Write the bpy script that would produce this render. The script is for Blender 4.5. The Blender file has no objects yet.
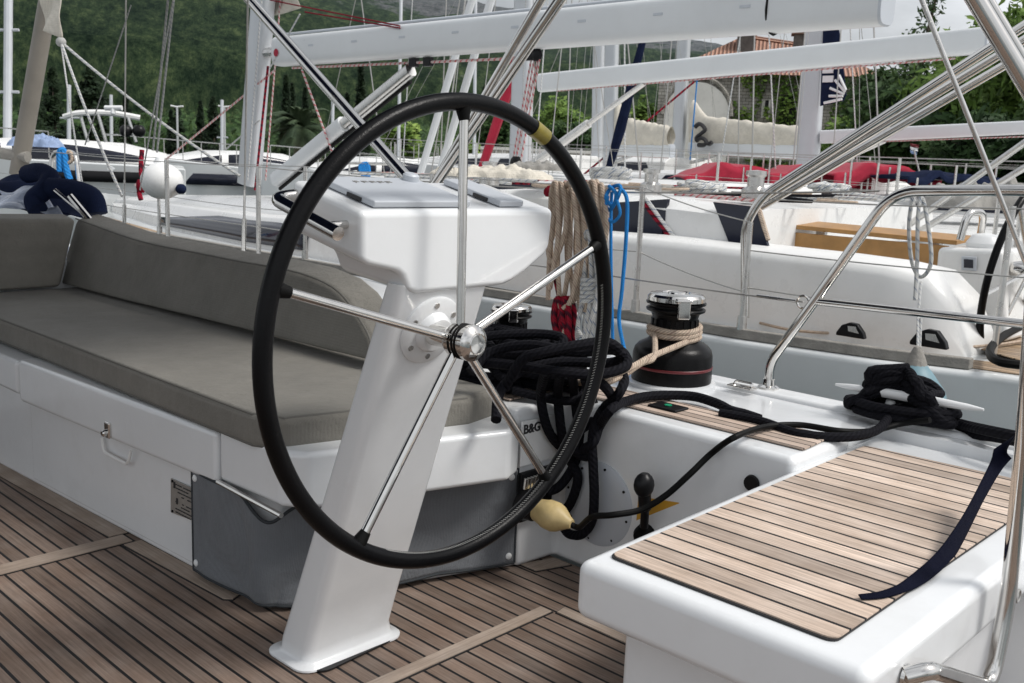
import bpy, bmesh, math, random
from mathutils import Vector as V, Matrix, noise as NZ0
random.seed(7)
R=math.radians
scn=bpy.context.scene; COL=scn.collection
# ------------------------------------------------------------------ camera frame (boat axes: x starboard, y forward, z up)
CX,CY,FPX,EYE=512.,341.5,992.646,1.2
CS=V((0.69081364,-0.10203563,0.71579693)); CF=V((-0.72184919,-0.15395371,0.67470883)); CU=V((0.04135526,-0.9827955,-0.18000766))
O=V((0,0,EYE))
def ray(px,py):
    d=V(((px-CX)/FPX,(py-CY)/FPX,1.0)); return V((d.dot(CS),d.dot(CF),d.dot(CU)))
def pax(px,py,ax,v):
    r=ray(px,py); return O+r*((v-O[ax])/r[ax])
def pX(px,py,x): return pax(px,py,0,x)
def pY(px,py,y): return pax(px,py,1,y)
def pZ(px,py,z): return pax(px,py,2,z)
def pD(px,py,d): return O+ray(px,py)*d
def pPl(px,py,p,n):
    r=ray(px,py); return O+r*((V(p)-O).dot(V(n))/r.dot(V(n)))
# ------------------------------------------------------------------ materials
def newmat(name):
    m=bpy.data.materials.new(name); m.use_nodes=True; nt=m.node_tree
    return m,nt,nt.nodes['Principled BSDF']
def N(nt,t,**k):
    n=nt.nodes.new(t)
    for a,b in k.items():
        if a in n.inputs: n.inputs[a].default_value=b
        else: setattr(n,a,b)
    return n
def L(nt,a,b): nt.links.new(a,b)
def mat(name,col,rough=.5,metal=0,var=.06,scale=6,bump=0,bscale=120,spec=.5,coat=0,dirt=0,dcol=(.25,.22,.17)):
    m,nt,b=newmat(name)
    tc=N(nt,'ShaderNodeTexCoord'); no=N(nt,'ShaderNodeTexNoise',Scale=scale,Detail=6.,Roughness=.6); L(nt,tc.outputs['Object'],no.inputs['Vector'])
    mr=N(nt,'ShaderNodeMapRange'); mr.inputs['To Min'].default_value=1-var; mr.inputs['To Max'].default_value=1+var
    mr.inputs['From Min'].default_value=.3; mr.inputs['From Max'].default_value=.7
    L(nt,no.outputs['Fac'],mr.inputs['Value'])
    mx=N(nt,'ShaderNodeVectorMath',operation='SCALE'); mx.inputs[0].default_value=col; L(nt,mr.outputs[0],mx.inputs['Scale'])
    out=mx.outputs[0]
    if dirt:
        n2=N(nt,'ShaderNodeTexNoise',Scale=scale*1.7,Detail=9.,Roughness=.72); L(nt,tc.outputs['Object'],n2.inputs['Vector'])
        r2=N(nt,'ShaderNodeMapRange'); r2.inputs['From Min'].default_value=.52; r2.inputs['From Max'].default_value=.8; r2.inputs['To Max'].default_value=dirt
        L(nt,n2.outputs['Fac'],r2.inputs['Value'])
        mm=N(nt,'ShaderNodeMix',data_type='RGBA'); L(nt,r2.outputs[0],mm.inputs[0]); L(nt,out,mm.inputs[6]); mm.inputs[7].default_value=(*dcol,1); out=mm.outputs[2]
    L(nt,out,b.inputs['Base Color'])
    rr=N(nt,'ShaderNodeMapRange'); rr.inputs['To Min'].default_value=max(rough-.07,.02); rr.inputs['To Max'].default_value=rough+.07
    L(nt,no.outputs['Fac'],rr.inputs['Value']); L(nt,rr.outputs[0],b.inputs['Roughness'])
    b.inputs['Metallic'].default_value=metal; b.inputs['Specular IOR Level'].default_value=spec
    if coat: b.inputs['Coat Weight'].default_value=coat; b.inputs['Coat Roughness'].default_value=.08
    if bump:
        nb=N(nt,'ShaderNodeTexNoise',Scale=bscale,Detail=3.); L(nt,tc.outputs['Object'],nb.inputs['Vector'])
        bp=N(nt,'ShaderNodeBump'); bp.inputs['Strength'].default_value=bump; bp.inputs['Distance'].default_value=.01
        L(nt,nb.outputs['Fac'],bp.inputs['Height']); L(nt,bp.outputs[0],b.inputs['Normal'])
    return m
def weave(name,col,rough=.85,sc=900,bump=.3,var=.1,big=1.0):
    m,nt,b=newmat(name)
    tc=N(nt,'ShaderNodeTexCoord')
    h=[]
    for ax in 'XYZ':
        w=N(nt,'ShaderNodeTexWave',wave_type='BANDS',bands_direction=ax,Scale=sc/20.,Distortion=.6); L(nt,tc.outputs['Object'],w.inputs['Vector']); h.append(w.outputs['Fac'])
    a=N(nt,'ShaderNodeMath',operation='ADD'); L(nt,h[0],a.inputs[0]); L(nt,h[1],a.inputs[1])
    a2=N(nt,'ShaderNodeMath',operation='ADD'); L(nt,a.outputs[0],a2.inputs[0]); L(nt,h[2],a2.inputs[1])
    no=N(nt,'ShaderNodeTexNoise',Scale=5.*big,Detail=8.,Roughness=.65); L(nt,tc.outputs['Object'],no.inputs['Vector'])
    mr=N(nt,'ShaderNodeMapRange'); mr.inputs['From Min'].default_value=.3; mr.inputs['From Max'].default_value=.7; mr.inputs['To Min'].default_value=1-var; mr.inputs['To Max'].default_value=1+var
    L(nt,no.outputs['Fac'],mr.inputs['Value'])
    m3=N(nt,'ShaderNodeMapRange'); m3.inputs['From Max'].default_value=3.; m3.inputs['To Min'].default_value=.9; m3.inputs['To Max'].default_value=1.1
    L(nt,a2.outputs[0],m3.inputs['Value'])
    mu=N(nt,'ShaderNodeMath',operation='MULTIPLY'); L(nt,mr.outputs[0],mu.inputs[0]); L(nt,m3.outputs[0],mu.inputs[1])
    mx=N(nt,'ShaderNodeVectorMath',operation='SCALE'); mx.inputs[0].default_value=col; L(nt,mu.outputs[0],mx.inputs['Scale']); L(nt,mx.outputs[0],b.inputs['Base Color'])
    b.inputs['Roughness'].default_value=rough; b.inputs['Specular IOR Level'].default_value=.2 if max(col)>.08 else .06
    b.inputs['Sheen Weight'].default_value=.12 if max(col)>.08 else 0
    s=N(nt,'ShaderNodeMath',operation='MULTIPLY_ADD'); L(nt,a2.outputs[0],s.inputs[0]); s.inputs[1].default_value=.12
    s2=N(nt,'ShaderNodeMath',operation='MULTIPLY'); L(nt,no.outputs['Fac'],s2.inputs[0]); s2.inputs[1].default_value=9.
    L(nt,s2.outputs[0],s.inputs[2])
    bp=N(nt,'ShaderNodeBump'); bp.inputs['Strength'].default_value=bump; bp.inputs['Distance'].default_value=.004; L(nt,s.outputs[0],bp.inputs['Height']); L(nt,bp.outputs[0],b.inputs['Normal'])
    return m
def teak(name,axis=0,w=.047,off=0.,col=(.33,.235,.17),caulk=True,half=.055,contrast=.3):
    """planked deck: seams every w metres across 'axis', grain along the other"""
    m,nt,b=newmat(name)
    g=N(nt,'ShaderNodeNewGeometry'); sx=N(nt,'ShaderNodeSeparateXYZ'); L(nt,g.outputs['Position'],sx.inputs[0])
    ac=sx.outputs[axis]; al=sx.outputs[1-axis]
    u=N(nt,'ShaderNodeMath',operation='SUBTRACT'); L(nt,ac,u.inputs[0]); u.inputs[1].default_value=off
    d=N(nt,'ShaderNodeMath',operation='DIVIDE'); L(nt,u.outputs[0],d.inputs[0]); d.inputs[1].default_value=w
    fl=N(nt,'ShaderNodeMath',operation='FLOOR'); L(nt,d.outputs[0],fl.inputs[0])
    fr=N(nt,'ShaderNodeMath',operation='FRACT'); L(nt,d.outputs[0],fr.inputs[0])
    wn=N(nt,'ShaderNodeTexWhiteNoise',noise_dimensions='1D'); L(nt,fl.outputs[0],wn.inputs['W'])
    sa=N(nt,'ShaderNodeMath',operation='MULTIPLY'); L(nt,ac,sa.inputs[0]); sa.inputs[1].default_value=170
    sl=N(nt,'ShaderNodeMath',operation='MULTIPLY_ADD'); L(nt,al,sl.inputs[0]); sl.inputs[1].default_value=5; L(nt,wn.outputs['Value'],sl.inputs[2])
    pz=N(nt,'ShaderNodeMath',operation='MULTIPLY_ADD'); L(nt,wn.outputs['Value'],pz.inputs[0]); pz.inputs[1].default_value=37.; 
    sz=N(nt,'ShaderNodeMath',operation='MULTIPLY'); L(nt,sx.outputs[2],sz.inputs[0]); sz.inputs[1].default_value=60.; L(nt,sz.outputs[0],pz.inputs[2])
    cb=N(nt,'ShaderNodeCombineXYZ'); L(nt,sa.outputs[0],cb.inputs[0]); L(nt,sl.outputs[0],cb.inputs[1]); L(nt,pz.outputs[0],cb.inputs[2])
    gr=N(nt,'ShaderNodeTexNoise',Scale=1.,Detail=5.,Roughness=.7); L(nt,cb.outputs[0],gr.inputs['Vector'])
    bl=N(nt,'ShaderNodeTexNoise',Scale=7.,Detail=5.,Roughness=.6); L(nt,g.outputs['Position'],bl.inputs['Vector'])
    f1=N(nt,'ShaderNodeMapRange'); f1.inputs['From Min'].default_value=.25; f1.inputs['From Max'].default_value=.75; f1.inputs['To Min'].default_value=1-contrast; f1.inputs['To Max'].default_value=1+contrast; L(nt,gr.outputs['Fac'],f1.inputs['Value'])
    f2=N(nt,'ShaderNodeMapRange'); f2.inputs['To Min'].default_value=.74; f2.inputs['To Max'].default_value=1.22; L(nt,wn.outputs['Value'],f2.inputs['Value'])
    f3=N(nt,'ShaderNodeMapRange'); f3.inputs['From Min'].default_value=.3; f3.inputs['From Max'].default_value=.7; f3.inputs['To Min'].default_value=.82; f3.inputs['To Max'].default_value=1.14; L(nt,bl.outputs['Fac'],f3.inputs['Value'])
    m1=N(nt,'ShaderNodeMath',operation='MULTIPLY'); L(nt,f1.outputs[0],m1.inputs[0]); L(nt,f2.outputs[0],m1.inputs[1])
    m2=N(nt,'ShaderNodeMath',operation='MULTIPLY'); L(nt,m1.outputs[0],m2.inputs[0]); L(nt,f3.outputs[0],m2.inputs[1])
    # greyed weathered tone mixed with warm tone
    tm=N(nt,'ShaderNodeMix',data_type='RGBA'); tm.inputs[6].default_value=(*col,1); gv=sum(col)/3*1.05; tm.inputs[7].default_value=(gv*1.13,gv*.97,gv*.85,1)
    L(nt,bl.outputs['Fac'],tm.inputs[0])
    mx=N(nt,'ShaderNodeVectorMath',operation='SCALE'); L(nt,tm.outputs[2],mx.inputs[0]); L(nt,m2.outputs[0],mx.inputs['Scale'])
    out=mx.outputs[0]
    hgt=gr.outputs['Fac']
    if caulk:
        c=N(nt,'ShaderNodeMath',operation='SUBTRACT'); L(nt,fr.outputs[0],c.inputs[0]); c.inputs[1].default_value=.5
        ab=N(nt,'ShaderNodeMath',operation='ABSOLUTE'); L(nt,c.outputs[0],ab.inputs[0])
        gt=N(nt,'ShaderNodeMath',operation='GREATER_THAN'); L(nt,ab.outputs[0],gt.inputs[0]); gt.inputs[1].default_value=.5-half
        mm=N(nt,'ShaderNodeMix',data_type='RGBA'); L(nt,gt.outputs[0],mm.inputs[0]); L(nt,out,mm.inputs[6]); mm.inputs[7].default_value=(.012,.012,.013,1); out=mm.outputs[2]
        hh=N(nt,'ShaderNodeMath',operation='MULTIPLY_ADD'); L(nt,gt.outputs[0],hh.inputs[0]); hh.inputs[1].default_value=-1.2; L(nt,gr.outputs['Fac'],hh.inputs[2]); hgt=hh.outputs[0]
    L(nt,out,b.inputs['Base Color']); b.inputs['Roughness'].default_value=.68; b.inputs['Specular IOR Level'].default_value=.3
    bp=N(nt,'ShaderNodeBump'); bp.inputs['Strength'].default_value=.35; bp.inputs['Distance'].default_value=.002; L(nt,hgt,bp.inputs['Height']); L(nt,bp.outputs[0],b.inputs['Normal'])
    return m
def ropemat(name,col,col2=None,sc=1,ratio=.5):
    """braided rope: helical bump along UV"""
    m,nt,b=newmat(name)
    uv=N(nt,'ShaderNodeUVMap'); w1=N(nt,'ShaderNodeTexWave',wave_type='BANDS',bands_direction='DIAGONAL',Scale=1.*sc,Distortion=.3); 
    mp=N(nt,'ShaderNodeMapping'); L(nt,uv.outputs[0],mp.inputs[0]); mp.inputs['Scale'].default_value=(1.0,1.0,1)
    L(nt,mp.outputs[0],w1.inputs['Vector'])
    tc=N(nt,'ShaderNodeTexCoord'); no=N(nt,'ShaderNodeTexNoise',Scale=60.,Detail=4.); L(nt,tc.outputs['Object'],no.inputs['Vector'])
    cr=N(nt,'ShaderNodeMix',data_type='RGBA'); a=tuple(c*.7 for c in col); cr.inputs[6].default_value=(*a,1); cr.inputs[7].default_value=(*(c*1.15 for c in col),1)
    ad=N(nt,'ShaderNodeMath',operation='MULTIPLY'); L(nt,w1.outputs['Fac'],ad.inputs[0]); L(nt,no.outputs['Fac'],ad.inputs[1]); ad2=N(nt,'ShaderNodeMath',operation='MULTIPLY'); L(nt,ad.outputs[0],ad2.inputs[0]); ad2.inputs[1].default_value=1.9
    L(nt,ad2.outputs[0],cr.inputs[0]); out=cr.outputs[2]
    if col2:
        w2=N(nt,'ShaderNodeTexWave',wave_type='BANDS',bands_direction='DIAGONAL',Scale=.25*sc); L(nt,mp.outputs[0],w2.inputs['Vector'])
        g=N(nt,'ShaderNodeMath',operation='GREATER_THAN'); g.inputs[1].default_value=ratio; L(nt,w2.outputs['Fac'],g.inputs[0])
        mm=N(nt,'ShaderNodeMix',data_type='RGBA'); L(nt,g.outputs[0],mm.inputs[0]); L(nt,out,mm.inputs[6]); mm.inputs[7].default_value=(*col2,1); out=mm.outputs[2]
    L(nt,out,b.inputs['Base Color']); b.inputs['Roughness'].default_value=.8; b.inputs['Specular IOR Level'].default_value=.12
    bp=N(nt,'ShaderNodeBump'); bp.inputs['Strength'].default_value=.6; bp.inputs['Distance'].default_value=.0025; L(nt,w1.outputs['Fac'],bp.inputs['Height']); L(nt,bp.outputs[0],b.inputs['Normal'])
    return m
M={}
M['gel']=mat('white_gelcoat',(.76,.775,.785),.2,var=.03,scale=3,bump=.04,bscale=25,coat=.3,dirt=.2,dcol=(.5,.49,.45))
M['gel2']=mat('old_white_gelcoat',(.79,.79,.775),.28,var=.03,scale=2.5,bump=.03,bscale=20,dirt=.22,dcol=(.42,.40,.33))
M['hull']=mat('topside_paint',(.72,.74,.74),.2,var=.03,scale=1.5,coat=.3,dirt=.08)
M['nonskid']=mat('nonskid_deck',(.66,.67,.66),.6,var=.06,bump=.3,bscale=400)
M['lid']=mat('grey_plastic_cover',(.50,.53,.57),.4,var=.03)
M['fabric']=weave('taupe_cushion_fabric',(.205,.195,.172),sc=2600,bump=.6,var=.13)
M['piping']=mat('cushion_piping',(.13,.125,.112),.8)
M['canvas']=weave('slate_canvas',(.155,.165,.178),sc=2200,bump=.5,var=.07)
M['canvas_d']=mat('canvas_edge_binding',(.03,.035,.04),.85)
M['steel']=mat('polished_stainless',(.66,.645,.62),.10,1.,var=.05,scale=30)
M['steel2']=mat('satin_stainless',(.62,.61,.59),.28,1.,var=.1,scale=20)
M['wire']=mat('wire_rope',(.42,.41,.39),.4,.7,var=.15,scale=60)
M['leather']=mat('black_leather',(.0035,.0035,.004),.30,bump=.10,bscale=260,var=.2,spec=.14)
M['stitch']=mat('grey_thread',(.42,.42,.40),.8)
M['black']=mat('black_plastic',(.008,.008,.009),.35,var=.15,spec=.2)
M['drum']=mat('winch_drum_black',(.005,.005,.0055),.30,0,var=.2,bump=.1,bscale=200,spec=.16)
M['rubber']=mat('black_rubber',(.005,.005,.005),.55,spec=.12)
M['red']=mat('red_band',(.13,.008,.012),.4)
M['alu']=mat('anodised_mast',(.55,.57,.59),.38,.35,var=.05,scale=2,dirt=.1)
M['boomw']=mat('white_boom_paint',(.66,.68,.69),.3,var=.04,scale=1.5,dirt=.12,dcol=(.45,.44,.4))
M['rope_k']=ropemat('black_braided_rope',(.007,.007,.010),sc=3.2)
M['rope_b']=ropemat('beige_braided_rope',(.52,.42,.33),(.33,.25,.20),sc=3.2,ratio=.93)
M['rope_blue']=ropemat('blue_braided_rope',(.03,.24,.62),sc=3.2)
M['rope_r']=ropemat('red_braided_rope',(.30,.012,.03),(.06,.01,.02),sc=3.2,ratio=.7)
M['rope_w']=ropemat('white_grey_rope',(.62,.62,.60),(.25,.28,.33),sc=3.2,ratio=.9)
M['rope_pink']=ropemat('red_fleck_rope',(.62,.52,.50),(.48,.12,.13),sc=2.6,ratio=.8)
M['navy']=weave('navy_acrylic_canvas',(.012,.018,.045),sc=1500,bump=.5,var=.25)
M['navy_s']=weave('navy_webbing',(.005,.006,.016),sc=4000,bump=.6,var=.2)
M['redc']=weave('red_bimini_canvas',(.36,.02,.045),sc=800,var=.15)
M['sail']=weave('cream_sailcloth',(.62,.58,.50),sc=600,bump=.6,var=.12)
M['grey_cloth']=weave('grey_cloth',(.28,.27,.25),sc=700,bump=.6,var=.15)
M['teal']=mat('teal_fender_vinyl',(.13,.23,.27),.5,var=.2,scale=8,dirt=.5,dcol=(.2,.3,.32))
M['knob']=mat('yellowed_plastic',(.52,.40,.19),.4,var=.12,scale=30,dirt=.3,dcol=(.3,.22,.1))
M['yellow']=mat('yellow_sticker',(.62,.33,.03),.5)
M['tape']=mat('yellow_tape',(.22,.18,.03),.35,var=.25,scale=60)
M['glass']=mat('dark_window_glass',(.014,.016,.028),.10,spec=.35,var=.2)
M['white']=mat('white_plastic',(.78,.79,.79),.35,var=.02)
M['plate']=mat('etched_metal_plate',(.36,.35,.33),.35,.5,var=.1,scale=30)
M['ink']=mat('dark_print',(.02,.02,.022),.6)
M['blue']=mat('light_blue_cover',(.25,.33,.50),.7,var=.2)
M['teak']=teak('teak_sole',0,.0473,.799,col=(.235,.150,.105),half=.082,contrast=.38)
M['teak_m']=teak('teak_margin_thwart',1,5.,0,caulk=False,col=(.36,.27,.20))
M['teak_l']=teak('teak_margin_fore_aft',0,5.,.3,caulk=False,col=(.35,.26,.19))
M['teak_s']=teak('teak_helm_seat',0,.0567,1.423,col=(.56,.415,.31),half=.066,contrast=.42)
M['teak_c']=teak('teak_coaming',0,.036,2.30,col=(.52,.38,.29),half=.075)
M['teak_y']=teak('golden_teak',0,.045,0,col=(.42,.26,.11))
M['wood']=teak('varnished_teak_board',2,9.,0,caulk=False,col=(.40,.215,.07)) if False else mat('varnished_teak_board',(.36,.19,.06),.45,var=.22,scale=9)
M['greyteak']=mat('silvered_teak',(.26,.245,.22),.75,var=.2,scale=14,bump=.4,bscale=90)
M['caulk']=mat('black_caulk',(.012,.012,.013),.6)
# ------------------------------------------------------------------ objects
ORG={}
class MB:
    def __init__(s): s.v=[];s.f=[];s.uv=[];s.sm=[]
    def add(s,vs,fs,uvs=None):
        n=len(s.v); s.v+= [V(x) for x in vs]
        for i,f in enumerate(fs):
            s.f.append([a+n for a in f]); s.uv.append(uvs[i] if uvs else [(0,0)]*len(f))
        return s
    def box(s,a,b):
        x0,y0,z0=a;x1,y1,z1=b
        return s.add([(x0,y0,z0),(x1,y0,z0),(x1,y1,z0),(x0,y1,z0),(x0,y0,z1),(x1,y0,z1),(x1,y1,z1),(x0,y1,z1)],
          [(0,3,2,1),(4,5,6,7),(0,1,5,4),(1,2,6,5),(2,3,7,6),(3,0,4,7)])
    def obox(s,c,ux,uy,uz,hx,hy,hz):
        c=V(c);ux,uy,uz=V(ux),V(uy),V(uz)
        P=[c+ux*(hx*i)+uy*(hy*j)+uz*(hz*k) for k in(-1,1) for i,j in((-1,-1),(1,-1),(1,1),(-1,1))]
        return s.add(P,[(0,3,2,1),(4,5,6,7),(0,1,5,4),(1,2,6,5),(2,3,7,6),(3,0,4,7)])
    def poly(s,pts): return s.add(pts,[tuple(range(len(pts)))])
    def prism(s,pts,ext,pts2=None):
        n=len(pts); pts=[V(p) for p in pts]; b=[V(p) for p in pts2] if pts2 else [p+V(ext) for p in pts]
        return s.add(pts+b,[tuple(range(n-1,-1,-1)),tuple(range(n,2*n))]+[(i,(i+1)%n,n+(i+1)%n,n+i) for i in range(n)])
    def loft(s,rings,cap=True,closed=False):
        n=len(rings[0]); vs=[p for r in rings for p in r]; fs=[]
        m=len(rings)
        for i in range(m if closed else m-1):
            j=(i+1)%m
            for k in range(n): fs.append((i*n+k,i*n+(k+1)%n,j*n+(k+1)%n,j*n+k))
        if cap and not closed: fs.append(tuple(range(n-1,-1,-1))); fs.append(tuple(range((m-1)*n,m*n)))
        return s.add(vs,fs)
    def grid(s,fn,nu,nv):
        vs=[fn(i/nu,j/nv) for i in range(nu+1) for j in range(nv+1)]
        return s.add(vs,[(i*(nv+1)+j,(i+1)*(nv+1)+j,(i+1)*(nv+1)+j+1,i*(nv+1)+j+1) for i in range(nu) for j in range(nv)])
    def tube(s,path,r,seg=10,closed=False,cap=True):
        path=[V(p) for p in path]; n=len(path)
        rr=r if isinstance(r,(list,tuple)) else [r]*n
        T=[]
        for i in range(n):
            a=path[(i-1)%n] if (closed or i>0) else path[i]; b=path[(i+1)%n] if (closed or i<n-1) else path[i]
            t=b-a; T.append(t.normalized() if t.length>1e-9 else V((0,0,1)))
        u=T[0].orthogonal().normalized(); vs=[];d=0;ds=[]
        for i in range(n):
            if i>0:
                d+=(path[i]-path[i-1]).length
                u=(u-T[i]*u.dot(T[i])); u=u.normalized() if u.length>1e-6 else T[i].orthogonal().normalized()
            w=T[i].cross(u); ds.append(d)
            for k in range(seg):
                a=2*math.pi*k/seg; vs.append(path[i]+(u*math.cos(a)+w*math.sin(a))*rr[i])
        fs=[];uv=[]
        for i in range(n if closed else n-1):
            j=(i+1)%n; dj=ds[j] if j>i else d+(path[0]-path[-1]).length
            for k in range(seg):
                fs.append((i*seg+k,i*seg+(k+1)%seg,j*seg+(k+1)%seg,j*seg+k))
                c=1/max(rr[0],1e-4)*.16
                uv.append([(k/seg,ds[i]*c),((k+1)/seg,ds[i]*c),((k+1)/seg,dj*c),(k/seg,dj*c)])
        if cap and not closed:
            fs.append(tuple(range(seg-1,-1,-1)));uv.append([(0,0)]*seg); fs.append(tuple(range((n-1)*seg,n*seg)));uv.append([(0,0)]*seg)
        return s.add(vs,fs,uv)
    def lathe(s,prof,o,ax=(0,0,1),seg=32,cap=True):
        ax=V(ax).normalized(); u=ax.orthogonal().normalized(); w=ax.cross(u); o=V(o)
        rings=[[o+ax*h+(u*math.cos(2*math.pi*k/seg)+w*math.sin(2*math.pi*k/seg))*max(r,1e-5) for k in range(seg)] for r,h in prof]
        return s.loft(rings,cap)
    def ball(s,c,r,seg=16,sc=(1,1,1)):
        c=V(c); rings=[]
        n=seg//2
        for i in range(1,n):
            t=math.pi*i/n; rings.append([c+V((math.cos(2*math.pi*k/seg)*math.sin(t)*r*sc[0],math.sin(2*math.pi*k/seg)*math.sin(t)*r*sc[1],-math.cos(t)*r*sc[2])) for k in range(seg)])
        return s.loft(rings)
    def build(s,name,m,parent=None,smooth=True,bevel=0,seg=3,ang=35,sub=0,solid=0):
        me=bpy.data.meshes.new(name)
        if parent is not None: org=ORG[parent.name]
        else:
            n=len(s.v); org=V((sum(p.x for p in s.v)/n,sum(p.y for p in s.v)/n,min(p.z for p in s.v)))
        me.from_pydata([p-org for p in s.v],[],s.f)
        ul=me.uv_layers.new(name='UVMap'); k=0
        for i,p in enumerate(me.polygons):
            for q in range(p.loop_total): ul.data[p.loop_start+q].uv=s.uv[i][q]
        if not s.sm:
            bm=bmesh.new(); bm.from_mesh(me); bmesh.ops.recalc_face_normals(bm,faces=bm.faces); bm.to_mesh(me); bm.free()
        me.materials.append(M[m] if isinstance(m,str) else m)
        o=bpy.data.objects.new(name,me); COL.objects.link(o)
        if parent is None: o.location=org
        else: o.parent=parent
        ORG[o.name]=org
        if smooth:
            me.shade_smooth(); me.set_sharp_from_angle(angle=R(ang))
        if solid:
            md=o.modifiers.new('s','SOLIDIFY'); md.thickness=solid; md.offset=0
        if bevel:
            md=o.modifiers.new('b','BEVEL'); md.width=bevel; md.segments=seg; md.limit_method='ANGLE'; md.angle_limit=R(30); md.harden_normals=False
            me.shade_smooth(); 
            wn=o.modifiers.new('w','WEIGHTED_NORMAL'); wn.keep_sharp=False
        if sub:
            md=o.modifiers.new('u','SUBSURF'); md.levels=sub; md.render_levels=sub
        return o
def thing(name,label,cat,loc,group=None,kind=None):
    o=bpy.data.objects.new(name,None); COL.objects.link(o); o.location=V(loc); o.empty_display_size=.1
    ORG[o.name]=V(loc); return tag(o,label,cat,group,kind)
def tag(o,label=None,cat=None,group=None,kind=None):
    if label:o['label']=label
    if cat:o['category']=cat
    if group:o['group']=group
    if kind:o['kind']=kind
    return o
def cr(pts,n=8,closed=False):
    """Catmull-Rom smoothing"""
    P=[V(p) for p in pts]; m=len(P); out=[]
    rng=range(m if closed else m-1)
    for i in rng:
        p0=P[(i-1)%m] if (closed or i>0) else P[0]; p1=P[i]; p2=P[(i+1)%m]; p3=P[(i+2)%m] if (closed or i+2<m) else P[-1]
        for k in range(n):
            t=k/n; out.append(.5*((2*p1)+(p2-p0)*t+(2*p0-5*p1+4*p2-p3)*t*t+(3*p1-p0-3*p2+p3)*t**3))
    if not closed: out.append(P[-1])
    return out
def fillet(pts,r=.05,n=6):
    P=[V(p) for p in pts]; out=[P[0]]
    for i in range(1,len(P)-1):
        a=(P[i-1]-P[i]);b=(P[i+1]-P[i]); q=min(r,a.length*.45,b.length*.45); a=P[i]+a.normalized()*q; b=P[i]+b.normalized()*q
        for k in range(n+1):
            t=k/n; out.append(a*(1-t)**2+P[i]*2*t*(1-t)+b*t*t)
    out.append(P[-1]); return out
def sag(a,b,s,n=12):
    a=V(a);b=V(b); return [a.lerp(b,k/n)-V((0,0,s*4*(k/n)*(1-k/n))) for k in range(n+1)]
def helix(c,ax,r,pitch,turns,n=20,ph=0):
    ax=V(ax).normalized();u=ax.orthogonal().normalized();w=ax.cross(u);c=V(c)
    return [c+ax*(pitch*k/n)+(u*math.cos(ph+2*math.pi*k/n)+w*math.sin(ph+2*math.pi*k/n))*r for k in range(int(turns*n)+1)]
def text(s,name,m,parent,org,right,up,h,ext=.001,bold=0.):
    cu=bpy.data.curves.new(name,'FONT'); cu.body=s; cu.size=h; cu.extrude=ext; cu.offset=bold
    t=bpy.data.objects.new(name+'_c',cu); COL.objects.link(t); bpy.context.view_layer.update()
    me=bpy.data.meshes.new_from_object(t.evaluated_get(bpy.context.evaluated_depsgraph_get())); bpy.data.objects.remove(t)
    right=V(right).normalized();up=V(up).normalized(); nn=right.cross(up); o3=V(org)-ORG[parent.name]
    for v in me.vertices: v.co=o3+right*v.co.x+up*v.co.y+nn*v.co.z
    me.materials.clear(); me.materials.append(M[m]); o=bpy.data.objects.new(name,me); COL.objects.link(o); o.parent=parent; ORG[o.name]=ORG[parent.name]; return o
# ================================================================== OWN YACHT COCKPIT
own=thing('sailing_yacht','white sailing yacht whose open cockpit with slatted teak floor and grey settee fills the foreground','yacht',(0,2.5,-.95))
MB().box((-1.9,-.6,-.04),(2.215,4.7,0)).build('cockpit_floor','teak',own,smooth=False)
# margin boards and cross boards laid in the floor (black seams as thin proud edges)
def board(name,pts,m,z0=.0,z1=.004,edge=.004):
    P=[V(p) for p in pts]; c=sum(P,V((0,0,0)))/len(P)
    o=MB().prism([V((p.x,p.y,z0)) for p in P],(0,0,z1-z0-.0015)).build(name,'caulk',own,smooth=False)
    n=len(P); Q=[]
    for i in range(n):
        a,b,d=P[i-1],P[i],P[(i+1)%n]; e1=(a-b).normalized(); e2=(d-b).normalized(); si=max(abs(e1.cross(e2).z),.3)
        Q.append(b+(e1+e2)*(edge/si))
    MB().prism([V((p.x,p.y,z0+.001)) for p in Q],(0,0,z1-z0)).build('plank',m,o,smooth=False)
board('cross_board',[(-1.5,1.612,0),(1.925,1.618,0),(1.925,1.665,0),(-1.5,1.66,0)],'teak_m')
board('cross_board',[(-1.5,2.795,0),(1.315,2.795,0),(1.315,2.868,0),(-1.5,2.868,0)],'teak_m')
board('side_board',[(1.925,.3,0),(1.972,.3,0),(1.972,1.62,0),(1.925,1.612,0)],'teak_l')
board('margin_board',[(1.270,2.87,0),(1.336,2.87,0),(1.290,3.81,0),(1.25,4.55,0),(1.205,4.55,0),(1.235,3.7,0)],'teak_l')
board('margin_board',[(1.305,2.26,0),(1.325,2.24,0),(1.366,2.26,0),(1.338,2.79,0),(1.275,2.79,0)],'teak_l')
board('margin_board',[(2.085,1.83,0),(2.205,1.79,0),(2.208,1.862,0),(2.085,1.902,0)],'teak_m')
# --- settee locker (bench base)
BF=[(1.25,4.6),(1.286,3.81),(1.35,2.44),(1.362,2.2),(1.40,2.135),(2.06,1.905),(2.32,1.905),(2.32,4.6)]
base=MB().prism([(x,y,.001) for x,y in BF],(0,0,.338)).build('settee_locker','gel',own,bevel=.012)
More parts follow.
